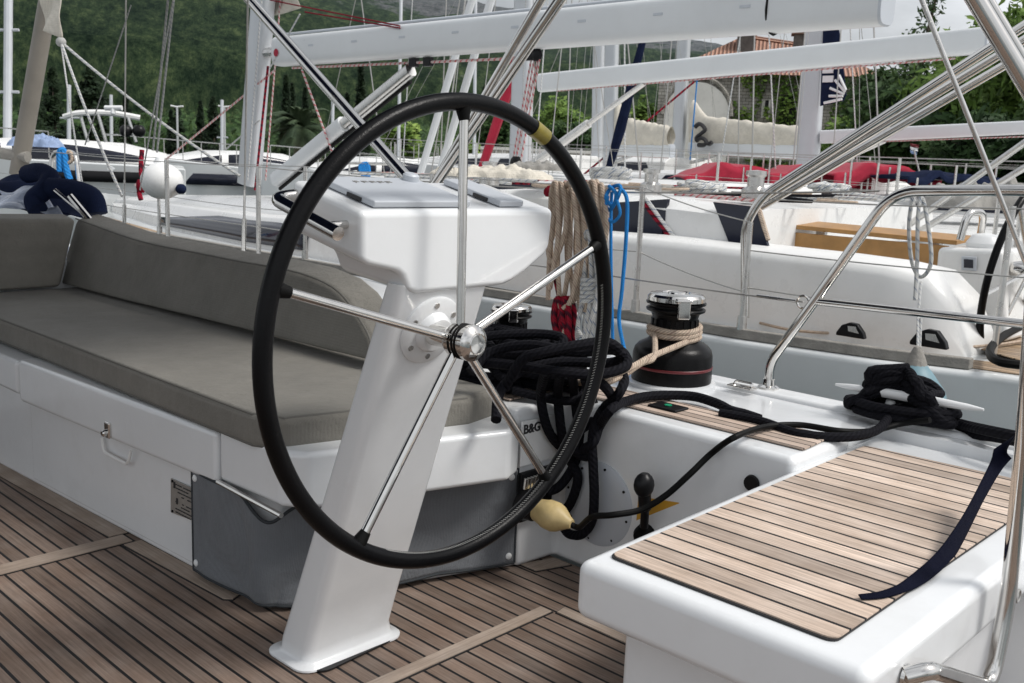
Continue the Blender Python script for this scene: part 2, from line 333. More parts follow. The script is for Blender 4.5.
# recessed front panel + lid lip
def fx(y): return 1.286+(3.81-y)/(3.81-2.44)*.064
MB().prism([(fx(3.52)-.004,3.52,.02),(fx(2.46)-.004,2.46,.02),(fx(2.46)-.004,2.46,.33),(fx(3.52)-.004,3.52,.33)],(.02,0,0)).build('front_panel','gel',base,bevel=.006)
def lid(name,pts,z0,z1): return MB().prism([(x,y,z0) for x,y in pts],(0,0,z1-z0)).build(name,'gel',own,bevel=.016)
lid('locker_lid',[(1.252,4.58),(1.262,3.535),(1.9,3.6),(1.9,4.58)],.325,.445)
l1=lid('locker_lid',[(1.262,3.525),(1.325,2.322),(1.9,2.33),(1.9,3.59)],.305,.452)
lid('locker_lid',[(1.326,2.308),(1.335,2.03),(1.375,1.97),(1.93,1.81),(2.0,1.84),(2.1,2.3)],.32,.468)
# latch on lid
c=pX(108,430,1.292); c.x=1.292
MB().obox(c,(0,1,0),(0,0,1),(1,0,0),.016,.026,.006).build('latch','steel',own,bevel=.005)
MB().lathe([(.004,-.002),(.011,0),(.011,.012),(.007,.016)],c+V((-.004,0,-.008)),(-1,0,0),16).build('latch_knob','steel',own)
# finger recess below
rc=[pX(101,438,1.306),pX(103,452,1.306),pX(127,465,1.306),pX(130,451,1.306)]
MB().tube(fillet([p+V((.003,0,0)) for p in rc],.03),.005,8).build('finger_recess','gel2',own)
# etched plate
pl=[pX(172,478,1.338),pX(206,494,1.342),pX(206,525,1.342),pX(172,512,1.338)]
plate=MB().prism(pl,(-.004,0,0)).build('builder_plate','plate',own,smooth=False)
tx=(pl[1]-pl[0]).normalized(); ty=(pl[0]-pl[3]).normalized()
mb=MB()
rnd=random.Random(3)
for k in range(9):
    if k==4: continue
    o_=pl[0].lerp(pl[3],.1+.1*k)+tx*.03+V((-.0055,0,0)); x=0
    while x<.105:
        w=rnd.uniform(.004,.016)
        if rnd.random()<.75: mb.obox(o_+tx*(x+w/2),tx,ty,(1,0,0),w/2,.0013,.0006)
        x+=w+.003
for k,(u,w) in enumerate(((.12,.1),(.2,.55))):
    mb.obox(pl[0].lerp(pl[1],u).lerp(pl[3].lerp(pl[2],u),w)+V((-.0055,0,-.004)),tx,ty,(1,0,0),.004,.009,.0006)
mb.build('lettering','ink',plate,smooth=False)
for p in pl: MB().lathe([(.004,0),(.004,.003)],p+(sum(pl,V((0,0,0)))/4-p)*.12+V((-.004,0,0)),(-1,0,0),10).build('rivet','black',plate)
# --- slate canvas pocket around the aft end of the locker
path=[V((1.338,2.455)+(0,)),V((1.349,2.22,0)),V((1.362,2.14,0)),V((1.43,2.10,0)),V((1.62,2.043,0)),V((1.85,1.97,0)),V((2.055,1.897,0))]
sp=cr(path,10); ns=len(sp)
def cv(u,v):
    i=min(int(u*(ns-1)),ns-2); p=sp[i].lerp(sp[i+1],u*(ns-1)-i)
    top=.315-.055*math.exp(-((u-.36)/.11)**2)-.012*math.sin(u*3.1); bot=.02+.006*math.sin(u*9)
    z=bot+(top-bot)*v
    w=.006*math.sin(u*23+v*3)+.008*math.sin(u*8-v*5)*(1-v)+.012*math.exp(-((u-.36)/.16)**2)*v
    t=(sp[min(i+1,ns-1)]-sp[i]).normalized(); nrm=V((-t.y,t.x,0)); nrm=-nrm if nrm.y>0 and False else nrm
    if nrm.x>0 and u<.3: nrm=-nrm
    if nrm.y>0 and u>=.3: nrm=-nrm
    e=min(1,min(u,1-u)*18)
    return p+nrm*(.010+abs(w)*e)+V((0,0,z))
cvs=MB().grid(cv,110,22).build('canvas_pocket','canvas',own,solid=.003)
MB().tube([cv(u/100,1)for u in range(101)],.0045,6).build('edge_binding','canvas_d',cvs)
MB().tube([cv(u/100,0)for u in range(101)],.0045,6).build('edge_binding','canvas_d',cvs)
MB().tube([cv(0,u/20)for u in range(21)],.0045,6).build('edge_binding','canvas_d',cvs)
MB().tube([cv(1,u/20)for u in range(21)],.0045,6).build('edge_binding','canvas_d',cvs)
for u,v_ in ((.018,.93),(.018,.08),(.975,.92),(.975,.08)):
    p=cv(u,v_); n_=V((-1,0,0)) if u<.5 else V((-.3,-.95,0)); MB().lathe([(.010,0),(.010,.004),(.006,.007),(.0,.008)],p,n_,16).build('snap_fastener','white',cvs)
MB().tube([V((1.318,2.30,.322)),V((1.318,2.0,.312))],.007,8).build('hinge_rod','steel',own)
# --- coaming block to starboard and helm footwell walls
MB().prism([(2.06,1.885,.001),(2.215,1.872,.001),(2.215,1.112,.001),(2.30,1.112,.001),(2.5,1.9,.001),(2.5,4.6,.001),(2.06,4.6,.001)],(0,0,.001),
   [(2.02,1.885,.497),(2.235,1.865,.5),(2.215,1.112,.5),(2.55,1.112,.5),(2.55,1.9,.5),(2.55,4.6,.5),(2.02,4.6,.5)]).build('coaming','gel',own,bevel=.022,seg=4)
MB().prism([(2.725,.0,.497),(2.84,.0,.497),(2.84,4.7,.497),(2.56,4.7,.497),(2.50,1.5,.497),(2.50,1.135,.497),(2.725,1.135,.497)],(0,0,-.08)).build('side_deck','gel',own,smooth=False)
MB().prism([(2.76,-.2,.44),(2.885,-.2,.44),(2.885,4.7,.44),(2.83,4.7,.44),(2.79,2.2,.44)],(0,0,.072)).build('gunwale','gel',own,bevel=.018)
hl=MB().loft([[V((2.878,y,.5)),V((2.80-.02*k,y,.0)),V((2.45,y,-.9)),V((2.38,y,-1.2)),V((2.38,y,.2)),V((2.74,y,.43))] for k,y in enumerate((-.3,1,2.5,4.7,7))]).build('hull','hull',own)
MB().box((-2.3,4.6,-.2),(2.6,4.75,.66)).build('bulkhead','gel',own,bevel=.02)
MB().prism([(2.31,1.128,.503),(2.485,1.14,.503),(2.455,1.5,.503),(2.46,2.5,.503),(2.46,3.2,.503),(2.29,3.2,.503),(2.295,1.13,.503)],(0,0,.004)).build('coaming_teak','teak_c',own,smooth=False)
MB().prism([(2.07,1.95,.503),(2.28,1.95,.503),(2.28,3.2,.503),(2.07,3.2,.503)],(0,0,.004)).build('coaming_teak','teak_c',own,smooth=False)
# deck plug with green star
p=pZ(668,408,.507); dp=MB().obox(p+V((0,0,.003)),(1,0,0),(0,1,0),(0,0,1),.035,.05,.004).build('deck_fitting','black',own,bevel=.006)
MB().lathe([(.012,0),(.012,.002)],p+V((0,0,.008)),(0,0,1),6).build('green_mark',mat('green_mark',(.0,.25,.12),.5),dp)
# raised coaming behind the settee backrest, sweeping down aft
prof=[(4.62,.30),(4.62,.735),(3.9,.755),(3.2,.755),(2.8,.735),(2.55,.705),(2.38,.655),(2.24,.575),(2.14,.515),(2.02,.495),(2.02,.3)]
MB().prism([(2.06,y,z) for y,z in prof],(0,0,0),[(2.34,y,z-.01) for y,z in prof]).build('raised_coaming','gel',own,bevel=.03,seg=4)
# flat panel with B&G lettering on the aft wall
yw=1.872
q=[pY(508,436,yw),pY(555,425,yw),pY(558,463,yw),pY(513,470,yw)]
for a in q: a.y=yw
q=[V((2.035,yw,.462)),V((2.19,yw,.462)),V((2.19,yw,.325)),V((2.035,yw,.325))]
bp=MB().prism(q,(0,-.008,0)).build('instrument_cover','white',own,bevel=.005)
text('B&G','brand_lettering','ink',bp,V((2.040,yw-.0095,.425)),(1,0,0),(0,0,1),.038,bold=.0009)
# charging socket + round inspection hatch, engine lever, sticker, drain
MB().obox((2.10,1.86,.235),(1,0,0),(0,0,1),(0,1,0),.07,.075,.008).build('socket_plate','black',own,bevel=.004)
def wallx(px,py,x=2.215): return pX(px,py,x)
pc=wallx(603,513,2.2125); pc.x=2.208
h=MB().lathe([(.126,0),(.126,.006),(.118,.010),(.08,.0115),(0,.012)],V((2.222,1.715,.215)),(-1,0,.02),48).build('inspection_hatch','lid',own)
for k in range(8):
    a=k*math.pi/4+.2; MB().lathe([(.004,.009),(.004,.0125)],V((2.222,1.715+.113*math.cos(a),.215+.113*math.sin(a))),(-1,0,.02),8).build('screw','black',h)
lv=MB().tube(cr([wallx(644,527,2.18),wallx(645,508,2.165),wallx(644,488,2.15)]),[.012]*8+[.018]*9,12).ball(wallx(644,485,2.15),.031,16,(1,.9,1.15)).build('throttle_lever','black',own)
MB().lathe([(.035,0),(.03,.02),(.018,.035)],wallx(646,535,2.215),(-1,0,0),20).build('lever_hub','rubber',lv)
MB().prism([pX(x,y,2.224) for x,y in((640,496),(681,502),(679,526),(638,520))],(-.008,0,0)).build('warning_sticker','yellow',own,smooth=False)
MB().lathe([(.022,0),(.02,.008),(.0,.008)],wallx(752,483,2.212),(-1,0,0),20).build('drain_fitting','black',own)
# ------------------------------------------------------------------ helm bench
hb=thing('helm_bench','white helm bench with slatted teak top at lower right, navy strap lying across it','bench',(1.95,.83,0))
X0,X1,Y0,Y1,ZT=1.37,2.62,.535,1.105,.47
top=[(X0,Y0),(X0,Y1),(2.34,1.125),(2.72,1.13),(2.72,Y0-.0),(2.3,Y0)]
MB().prism([(x,y,ZT-.115) for x,y in top],(0,0,.115)).build('seat_moulding','gel',hb,bevel=.024,seg=5)
MB().box((2.2,-.2,.001),(2.78,1.11,.36)).build('quarter_moulding','gel',own,bevel=.02)
MB().prism([(1.475,.60,.002),(1.475,1.06,.002),(2.2,1.08,.002),(2.2,.60,.002)],(0,0,.36)).build('pedestal_base','gel',hb,bevel=.015)
ti=[(1.423,.615),(1.423,1.07),(2.57,1.087),(2.585,.70),(2.28,.613)]
rr=fillet([V((*p,ZT+.003)) for p in (ti+[ti[0]])][0:],.02)
rr=[]
PP=[V((*p,ZT+.001)) for p in ti]; n=len(PP)
for i in range(n):
    a,b,d=PP[i-1],PP[i],PP[(i+1)%n]; q=.022; s_=b+(a-b).normalized()*q; e_=b+(d-b).normalized()*q
    for k in range(6):
        t=k/5; rr.append(s_*(1-t)**2+b*2*t*(1-t)+e_*t*t)
cc=sum(rr,V((0,0,0)))/len(rr)
MB().prism(rr,(0,0,.003)).build('black_seam','caulk',hb,smooth=False)
MB().prism([cc+(p-cc)*.992+V((0,0,.001)) for p in rr],(0,0,.0045)).build('teak_slats','teak_s',hb,smooth=False)
# ------------------------------------------------------------------ settee cushions
sc=[(1.325,4.55),(1.318,2.13),(1.36,2.05),(1.88,1.925),(2.03,1.955),(2.03,2.3),(1.98,2.7),(1.97,4.55)]
sq=MB().prism([(x,y,.453) for x,y in sc],(0,0,.092)).build('seat_cushion','fabric',None,bevel=.022,seg=4)
tag(sq,'long flat taupe seat cushion lying on the white settee locker','cushion')
def cush_detail(o,pts,r=.0035): MB().tube(pts,r,6).build('piping','piping',o)
cush_detail(sq,[V((x,y,.540)) for x,y in [(1.334,4.5),(1.326,2.14),(1.366,2.06),(1.88,1.935)]])
cush_detail(sq,[V((x,y,.460)) for x,y in [(1.33,4.5),(1.323,2.135),(1.363,2.055),(1.88,1.93)]])
def bx(z): return 1.93+(z-.54)*.28
front=[]
for px,py in [(60,290),(66,255),(76,219),(138,241),(200,254),(240,262),(275,268),(304,275),(330,286),(346,300),(361,322),(370,340),(372,363),(300,345),(200,320),(120,304)]:
    r=ray(px,py); 
    # plane x = 1.93 + .28 (z-.54)
    n_=V((1,0,-.28)); front.append(pPl(px,py,(1.86,0,.54),n_))
for p in front:
    if p.z<.56: p.z=.552
back=[p+V((.11,-.035 if p.y<2.8 else .0,.028)) for p in front]
bk=MB().prism(front,(0,0,0),back).build('backrest_cushion','fabric',None,bevel=.02,seg=4)
tag(bk,'long taupe backrest cushion with rounded aft end along the starboard side of the settee','cushion')
cush_detail(bk,cr([p+V((-.001,0,.002)) for p in front[2:13]],4))
f2=MB().prism([(.2,4.50,.552),(1.815,4.50,.552),(1.90,4.51,.855),(1.0,4.51,.868),(.2,4.51,.87)],(0,.13,.02)).build('forward_backrest_cushion','fabric',None,bevel=.022,seg=4)
tag(f2,'taupe backrest cushion across the forward end of the settee at the left edge','cushion')
# ------------------------------------------------------------------ steering pedestal
pd=thing('steering_pedestal','white leaning steering pedestal with wide box top and a large black five-spoke wheel','pedestal',(1.39,1.88,0))
fl=[pZ(272,656,.004),pZ(322,675,.004),pZ(401,637,.004)]; fl.append(fl[0]+fl[2]-fl[1])
flr=fillet([fl[3].lerp(fl[0],.5)]+fl[:]+[fl[3].lerp(fl[0],.5)],.05,6)[:-1]
flr=[]
for i in range(4):
    a,b,d=fl[i-1],fl[i],fl[(i+1)%4]; q=.035
    for k in range(7):
        t=k/6; flr.append((b+(a-b).normalized()*q)*(1-t)**2+b*2*t*(1-t)+(b+(d-b).normalized()*q)*t*t)
cc=sum(flr,V((0,0,0)))/len(flr)
MB().prism([cc+(p-cc)*.97 for p in flr],(0,0,.003)).build('base_seal','caulk',pd,smooth=False)
def rect(cx_,cy_,hx,hy,z,r=.03,dz=0):
    o_=[]
    for sx_,sy_,a0 in((1,1,0),(-1,1,90),(-1,-1,180),(1,-1,270)):
        for k in range(6):
            a=R(a0+18*k); o_.append(V((cx_+sx_*(hx-r)+r*math.cos(a),cy_+sy_*(hy-r)+r*math.sin(a),z)))
    return o_
# column: bottom x1.261..1.514,y1.80..1.92 ; top x1.265..1.512,y1.49..1.57,z.95
rings=[rect(1.388,1.866,.155,.088,.003,.042),rect(1.388,1.866,.155,.088,.0075,.042),rect(1.388,1.865,.152,.085,.0095,.04),rect(1.388,1.862,.138,.070,.0125,.032),rect(1.388,1.861,.132,.064,.020,.028),rect(1.387,1.861,.1285,.061,.045,.026)]
for k in range(1,9):
    t=k/8; rings.append(rect(1.387+.010*t,1.861+(1.533-1.861)*t,.127,.059-.031*t,.045+.90*t,.024-.004*t))
MB().loft(rings).build('column','gel',pd,ang=50)
# binnacle box
YA=1.50
aft=[(1.163,1.093),(1.714,1.093),(1.706,1.006),(1.689,.988),(1.63,.954),(1.585,.934),(1.555,.927),(1.31,.925),(1.285,.932),(1.270,.962),(1.256,.972),(1.184,.988),(1.166,.997)]
fw =[(1.163,1.143),(1.714,1.143),(1.706,1.073),(1.689,1.055),(1.63,1.022),(1.585,.98),(1.555,.950),(1.31,.945),(1.285,.955),(1.270,.99),(1.256,1.01),(1.184,1.035),(1.166,1.042)]
ym=1.73
MB().prism([(x,YA,z) for x,z in aft],(0,0,0),[(x,ym,z) for x,z in fw]).build('binnacle_box','gel',pd,bevel=.014,seg=4,ang=25)
tn=V((0,-.213,1)).normalized(); tp=(1.2,YA,1.095)
def onT(px,py,off=0): return pPl(px,py,V(tp)+tn*off,tn)
def cover(pts,name,h=.012):
    P_=[onT(*p,.001) for p in pts]; return MB().prism(P_,tn*h).build(name,'lid',pd,bevel=.003)
Yb0,Yb1=1.515,1.70
def cov(x0,x1,y0,y1,h=.014):
    f=lambda x,y:V((x,y,1.0945+.2174*(y-YA)))
    return MB().prism([f(x0,y0),f(x1,y0),f(x1,y1),f(x0,y1)],tn*h).build('instrument_cover','lid',pd,bevel=.004)
c1=cov(1.205,1.462,1.515,1.70); c2=cov(1.55,1.625,1.515,1.70)
for cc_,xx in((c1,1.203),(c2,1.548)):
    f=V((xx,1.575,1.0945+.2174*.075))+tn*.006; MB().obox(f,(0,1,.2174),(0,-.2174,1),(1,0,0),.022,.0035,.0015).build('finger_slot','ink',cc_,smooth=False)
f=V((1.27,1.655,1.0945+.2174*.155))+tn*.0148
mb=MB()
for k,w in enumerate((.006,.009,.009,.009,.009)):
    mb.obox(f+V((k*.021,0,0)),(1,0,0),(0,1,.2174),tn,w*.9,.0016,.0004); mb.obox(f+V((k*.021-.006,0,0)),(1,0,0),(0,1,.2174),tn,.001,.007,.0004)
    mb.obox(f+V((k*.021,.006,.0013)),(1,0,0),(0,1,.2174),tn,w*.8,.0012,.0004)
mb.build('embossed_lettering','plate',c1,smooth=False)
MB().lathe([(.018,0),(.018,.012),(.014,.016),(0,.017)],V((1.43,1.675,1.0945+.2174*.175))+tn*.014,tn,20).build('cover_knob','lid',pd)
# grab handle on the port face of the box
gh=[V((1.165,1.535,1.075)),V((1.10,1.535,1.078)),V((1.10,1.70,1.112)),V((1.165,1.70,1.115))]
gy=[V((1.168,1.56,1.060)),V((1.085,1.555,1.062)),V((1.085,1.70,1.098)),V((1.168,1.70,1.102))]
MB().tube(fillet([V((1.112,1.50,1.052)),V((1.112,1.715,1.105)),V((1.18,1.715,1.112))],.03),.0135,16).build('grab_handle','steel',pd)
MB().tube([V((1.112,1.545,1.063)),V((1.18,1.545,1.066))],.008,12).lathe([(.016,0),(.014,.004)],V((1.173,1.545,1.066)),(-1,0,0),16).build('handle_stub','steel',pd)
# wheel bearing flange
HC=V((1.375,1.438,.842))
fc=V((HC.x,1.583,HC.z)); ffn=V((0,-.945,-.325)) 
tz=(HC.z-.045)/.9; yc=1.861+(1.533-1.861)*tz-(.059-.031*tz)
fc=V((HC.x+.004,yc+.002,HC.z)); nn=V((0,-.9495,-.3137))
MB().lathe([(.078,0),(.078,.006),(.074,.009),(.045,.011),(.043,.022),(.036,.030),(.030,.031)],fc,nn,40).build('bearing_flange','gel',pd)
for k in range(6):
    mb=MB(); a=R(60*k+35); u=V((1,0,0)); w=nn.cross(u).normalized(); mb.lathe([(.0065,.0095),(.0065,.012),(0,.012)],fc+(u*math.cos(a)+w*math.sin(a))*.060,nn,12)
    mb.build('flange_bolt','steel2',pd)
# ------------------------------------------------------------------ steering wheel
RW=.465
def wp(a,r=RW,y=0): return HC+V((r*math.sin(a),y,r*math.cos(a)))
wh=rim=MB().tube([wp(2*math.pi*k/160) for k in range(160)],.0175,18,closed=True).build('steering_wheel','leather',pd)
wh['label']='large black leather-rimmed steering wheel with five polished steel spokes'
# lacing on the inner lower right of the rim
mb=MB()
for k in range(150):
    a=R(80+125*k/149); 
    c_=wp(a,RW-.0165,-.007); t=V((math.cos(a),0,-math.sin(a))); o_=wp(a,RW-.0178,-.002)
    s1=c_-t*.0028; mb.tube([s1+V((0,-.002,0)),c_+t*.001+V((0,.0035,0))-V((math.sin(a),0,math.cos(a)))*.0012],.0007,4)
mb.build('stitching','stitch',rim)
a0,a1=R(23.5),R(29); MB().tube([wp(a0+(a1-a0)*k/6) for k in range(7)],.0186,18).build('tape_mark','tape',rim)
hub=V((HC.x-.020,HC.y-.022,HC.z-.003))
angs=[-2,-74,-146,142,67.5]
mb=None
for a in angs:
    a=R(a); MB().tube([hub+V((.022*math.sin(a),.004,.022*math.cos(a))),wp(a,RW-.03,-.003)],.0095,14).build('spoke','steel',wh)
    MB().tube([wp(a,RW-.036,-.004),wp(a,RW-.012)],[.0105,.0155],14).build('spoke_socket','rubber',wh)
MB().lathe([(.022,-.085),(.022,-.03),(.030,-.026),(.034,-.018),(.034,.0),(.034,.020),(.037,.024),(.037,.034),(.034,.038),(.026,.044),(.022,.046),(.021,.0445),(.019,.047),(0,.048)],hub,(0,-1,0),48).build('hub','steel',wh,ang=25)
mb=MB()
for h_ in(-.004,.006,.014): mb.tube([hub+V((.0345*math.cos(2*math.pi*k/40),-h_,.0345*math.sin(2*math.pi*k/40))) for k in range(40)],.0022,6,closed=True)
mb.build('hub_ring','rubber',wh)
# ================================================================== OWN DECK GEAR
def winch(name,c,s,label,arm=-2.3):
    w=thing(name,label,'winch',c); c=V(c)
    MB().lathe([(.145*s,0),(.145*s,.012*s),(.13*s,.018*s)],c,(0,0,1),40).build('base_ring','gel',w)
    MB().lathe([(.129*s,.014*s),(.131*s,.03*s),(.129*s,.105*s),(.124*s,.122*s),(.112*s,.136*s),(.085*s,.150*s),(.079*s,.158*s),(.074*s,.175*s),(.073*s,.222*s),(.078*s,.238*s),(.094*s,.246*s),(.096*s,.252*s),(.092*s,.256*s),(.082*s,.258*s),(.082*s,.264*s),(.095*s,.268*s),(.097*s,.274*s),(.0*s,.275*s)],c,(0,0,1),48).build('drum','drum',w,ang=30)
    for k in range(18):
        a=2*math.pi*k/18; d=V((math.cos(a),math.sin(a),0)); MB().obox(c+d*.0745*s+V((0,0,.196*s)),V((-d.y,d.x,0)),(0,0,1),d,.006*s,.024*s,.0022*s).build('grip_rib','drum',w,bevel=.001)
    MB().lathe([(.1302*s,.062*s),(.1316*s,.066*s),(.1316*s,.0695*s),(.1302*s,.071*s)],c,(0,0,1),48,cap=False).build('red_stripe','red',w)
    cap=MB().lathe([(.088*s,.275*s),(.093*s,.279*s),(.093*s,.292*s),(.086*s,.300*s),(.05*s,.304*s),(.046*s,.300*s),(.03*s,.300*s),(.028*s,.306*s),(0,.307*s)],c,(0,0,1),48).build('top_cap','steel',w,ang=30)
    d=V((math.cos(arm),math.sin(arm),0)); t=V((-d.y,d.x,0))
    MB().obox(c+d*.088*s+V((0,0,.288*s)),d,t,(0,0,1),.024*s,.026*s,.007*s).obox(c+d*.104*s+V((0,0,.262*s)),d,t,(0,0,1),.008*s,.020*s,.030*s).obox(c+d*.088*s+V((0,0,.240*s))+t*.012*s,d,t,(0,0,1),.014*s,.012*s,.007*s).build('self_tailing_arm','steel',w,bevel=.005*s)
    return w
WC=V((2.675,1.80,.497))
winch('winch',WC,1.0,'large black winch with chrome top, thin red stripe and beige rope round its drum')
W2=V((2.40,2.27,.504))
winch('winch',W2,.72,'smaller chrome topped winch half buried in the heap of black rope behind the wheel')
# beige sheet on the big winch
pts=[]
for k in range(0,46):
    a=-2.0+2*math.pi*k/20; pts.append(WC+V((math.cos(a)*.082,math.sin(a)*.082,.158+.0008*k+.004*math.sin(k*.6))))
tail=[pts[0]+V((-.05,-.015,-.008)),pD(650,357,2.95),pD(628,369,2.85),pD(612,375,2.8),pD(600,381,2.75),V((2.28,1.93,.53))]
sh=MB().tube(cr(list(reversed(tail[1:])),6)+pts,.0095,8).build('sheet_rope','rope_b')
tag(sh,'beige rope wrapped round the large black winch and led into the black heap','rope')
t2=[pD(600,386,2.76),pD(622,376,2.84),pD(640,364,2.9),pD(654,357,2.95),WC+V((-.08,.02,.17))]
tag(MB().tube(cr(t2,6),.009,8).build('sheet_rope','rope_b'),'second short beige rope tail running beside the wrapped sheet to the winch','rope')
# heap of black mooring line round the small winch and hanging over the locker wall
rnd=random.Random(11)
def heap(c,rx,ry,z0,z1,turns,r,seed,wob=.25):
    rn=random.Random(seed); P=[]
    n=turns*9; ph=rn.random()*6
    for k in range(n):
        t=k/n; a=ph+k*2*math.pi/9*(1+.0*t); sx=1+rn.uniform(-wob,wob); sy=1+rn.uniform(-wob,wob)
        P.append(V(c)+V((math.cos(a)*rx*sx,math.sin(a)*ry*sy,z0+(z1-z0)*t+rn.uniform(-.012,.012)-V(c).z)))
    return MB().tube(cr(P,6),r,9)
hp=heap((2.22,2.10,0),.13,.20,.52,.665,15,.0135,5,.5)
hp=tag(hp.build('mooring_rope','rope_k'),'thick black mooring rope heaped in loops round the small winch','rope')
g='black rope turns on the locker top behind the wheel'
def rope(name,pts,r,m,label,cat='rope',n=8,group=None,parent=None,closed=False):
    o=MB().tube(cr(pts,n,closed),r,9,closed=closed).build(name,m,parent)
    if parent is None: tag(o,label,cat,group)
    return o
D=lambda *a:[pD(*q) for q in a]
rope('rope_turn',D((470,372,2.75),(492,352,2.78),(530,345,2.75),(575,352,2.72),(612,350,2.75),(622,357,2.78),(608,363,2.8),(560,362,2.8),(520,372,2.78),(500,392,2.7),(496,420,2.62)),.0145,'rope_k','',parent=hp)
rope('rope_turn',D((468,340,2.95),(500,335,2.95),(540,334,2.95),(562,338,2.92),(556,348,2.9),(520,352,2.9),(480,352,2.9)),.0145,'rope_k','',parent=hp)
rope('rope_turn',D((480,362,2.8),(520,366,2.72),(560,372,2.68),(600,374,2.7),(626,366,2.74),(622,352,2.8),(600,347,2.82)),.0145,'rope_k','',parent=hp)
rope('rope_turn',D((466,392,2.72),(480,372,2.7),(508,368,2.68),(516,386,2.66),(520,408,2.6),(524,428,2.58)),.0145,'rope_k','',parent=hp) if False else None
rope('rope_turn',D((505,388,2.72),(522,360,2.66),(545,352,2.64),(580,345,2.66),(606,342,2.7),(620,350,2.72)),.0145,'rope_k','',parent=hp)
ly=1.845
Y=lambda *a:[pY(x,y,ly-.02*k) for x,y,k in a]
rope('hanging_bight',[pD(545,372,2.72)]+Y((541,392,0),(543,412,0),(549,432,0),(560,446,0),(572,452,1),(590,448,2),(603,440,3),(612,424,3),(614,404,2))+D((606,388,2.75),(590,376,2.76)),.0145,'rope_k','',parent=hp)
rope('hanging_bight',[pD(560,374,2.72)]+Y((558,395,0),(560,420,1),(563,440,1),(566,455,2))+[pX(571,462,2.195),pX(578,478,2.195),pX(572,500,2.19),pX(562,518,2.18),pX(568,533,2.18),pX(582,534,2.17),pX(592,520,2.17),pX(594,495,2.17),pX(593,465,2.18),pX(592,440,2.18),pX(596,422,2.19),pX(604,408,2.25)]+D((618,395,2.8),(624,378,2.84),(612,362,2.84)),.0145,'rope_k','',parent=hp)
rope('hanging_bight',[pD(572,374,2.7)]+Y((574,392,1),(577,415,2),(580,440,2),(574,465,2),(560,486,1),(546,492,0)),.0145,'rope_k','',parent=hp)
rope('hanging_bight',[pD(585,376,2.7)]+Y((590,395,3),(598,418,3),(600,440,3),(588,456,4),(574,448,4),(580,430,4),(596,420,4)),.016,'rope_k','',parent=hp)
rope('rope_turn',[pX(572,452,2.18)]+[pX(592,444,2.17),pX(600,425,2.2)]+[pZ(610,411,.525),pZ(624,402,.525),pZ(650,396,.525),pZ(690,396,.525),pZ(716,403,.523),pZ(730,410,.52),pZ(745,414,.515),pZ(760,419,.51)],.0145,'rope_k','',parent=hp)
# shore power plug + cable over to the cleat
kp=pY(522,503,1.852); ax=V((.10,-1,-.10)).normalized()
kn=thing('power_plug','yellowed plug with black cable in the socket low on the wall by the wheel','plug',kp)
MB().lathe([(.026,-.0),(.028,.04),(.039,.085),(.0425,.092),(.043,.12),(.038,.135),(.019,.165),(.013,.178),(0,.179)],kp,ax,36).build('shell','knob',kn,ang=50)
MB().lathe([(.046,0),(.046,.02),(.04,.035),(.038,.05),(.032,.055)],kp,ax,30).build('collar','black',kn)
for k in range(5): MB().tube([kp+V((-.02+.013*k,-.03,.085)),kp+V((-.022+.013*k,-.028,.055))],.006,8).build('clamp_screw','steel',kn)
e=kp+ax*.172
cab=[e,e+ax*.03,pX(592,517,2.0),pX(612,515,1.99),pX(640,510,2.06),pX(665,496,2.10),pX(690,474,2.14),pX(712,453,2.2),pZ(735,437,.53),pZ(765,427,.52),pZ(800,425,.52),pZ(840,431,.52),pZ(872,431,.51),pZ(900,424,.52),pZ(930,420,.55)]
MB().tube(cr(cab,8),.0085,10).build('cable','rubber',kn)
# mooring cleat with black turns
ca,cb=pZ(835,391,.565),pZ(983,417,.565); cm=(ca+cb)/2; cm=V((2.795,1.07,.512)); ca.z+=.02; cb.z+=.02
ct=thing('mooring_cleat','long pale metal mooring cleat with tapered horns on the deck edge, buried in black rope','cleat',(cm.x,cm.y,.512))
MB().tube([ca,ca.lerp(cb,.1),ca.lerp(cb,.35),ca.lerp(cb,.65),ca.lerp(cb,.9),cb],[.004,.009,.014,.014,.009,.004],12).build('horns','white',ct)
for k in(-1,1): MB().lathe([(.028,0),(.02,.012),(.013,.05)],V((cm.x,cm.y+.05*k,.511)),(0,0,1),16).build('cleat_foot','white',ct)
rn=random.Random(31); P=[]
for k in range(84):
    t=k/83*2*math.pi*5.5; g=k/83; w_=rn.uniform(.8,1.15); P.append(cm+V((.05*math.sin(2*t+.3)*w_+rn.uniform(-.012,.012),.115*w_*math.sin(t)*(1.15-.35*g)+.02,.035+.085*g+.028*math.cos(2*t+.5)+rn.uniform(-.008,.008))))
cl=tag(MB().tube(cr(P,3),.0135,9).build('mooring_rope','rope_k'),'thick black rope wound in figure eights round the pale deck cleat','rope')
P=[]
for k in range(30): P.append(V((cm.x+(.075+rn.uniform(-.02,.02))*math.cos(k*.62),cm.y+.02+(.14+rn.uniform(-.03,.03))*math.sin(k*.62),.524+.0012*k)))
MB().tube(cr(P,4),.0135,9).build('rope_turn','rope_k',cl)
MB().tube(cr([pZ(720,413,.515),pZ(760,421,.515),pZ(800,434,.512),pZ(850,437,.512),pZ(880,428,.52),cm+V((0,.04,.03))],6),.013,9).build('rope_tail','rope_k',cl)
MB().tube(cr([cm+V((0,-.05,.03)),pD(960,424,2.75),pD(990,431,2.6),pD(1030,439,2.5),pD(1100,452,2.35)],6),.015,9).build('rope_tail','rope_k',cl)
MB().tube(cr([cm+V((0.02,-.03,.02)),pD(955,432,2.78),pD(990,436,2.66),pD(1030,444,2.55),pD(1100,462,2.4)],6),.015,9).build('rope_tail','rope_k',cl)
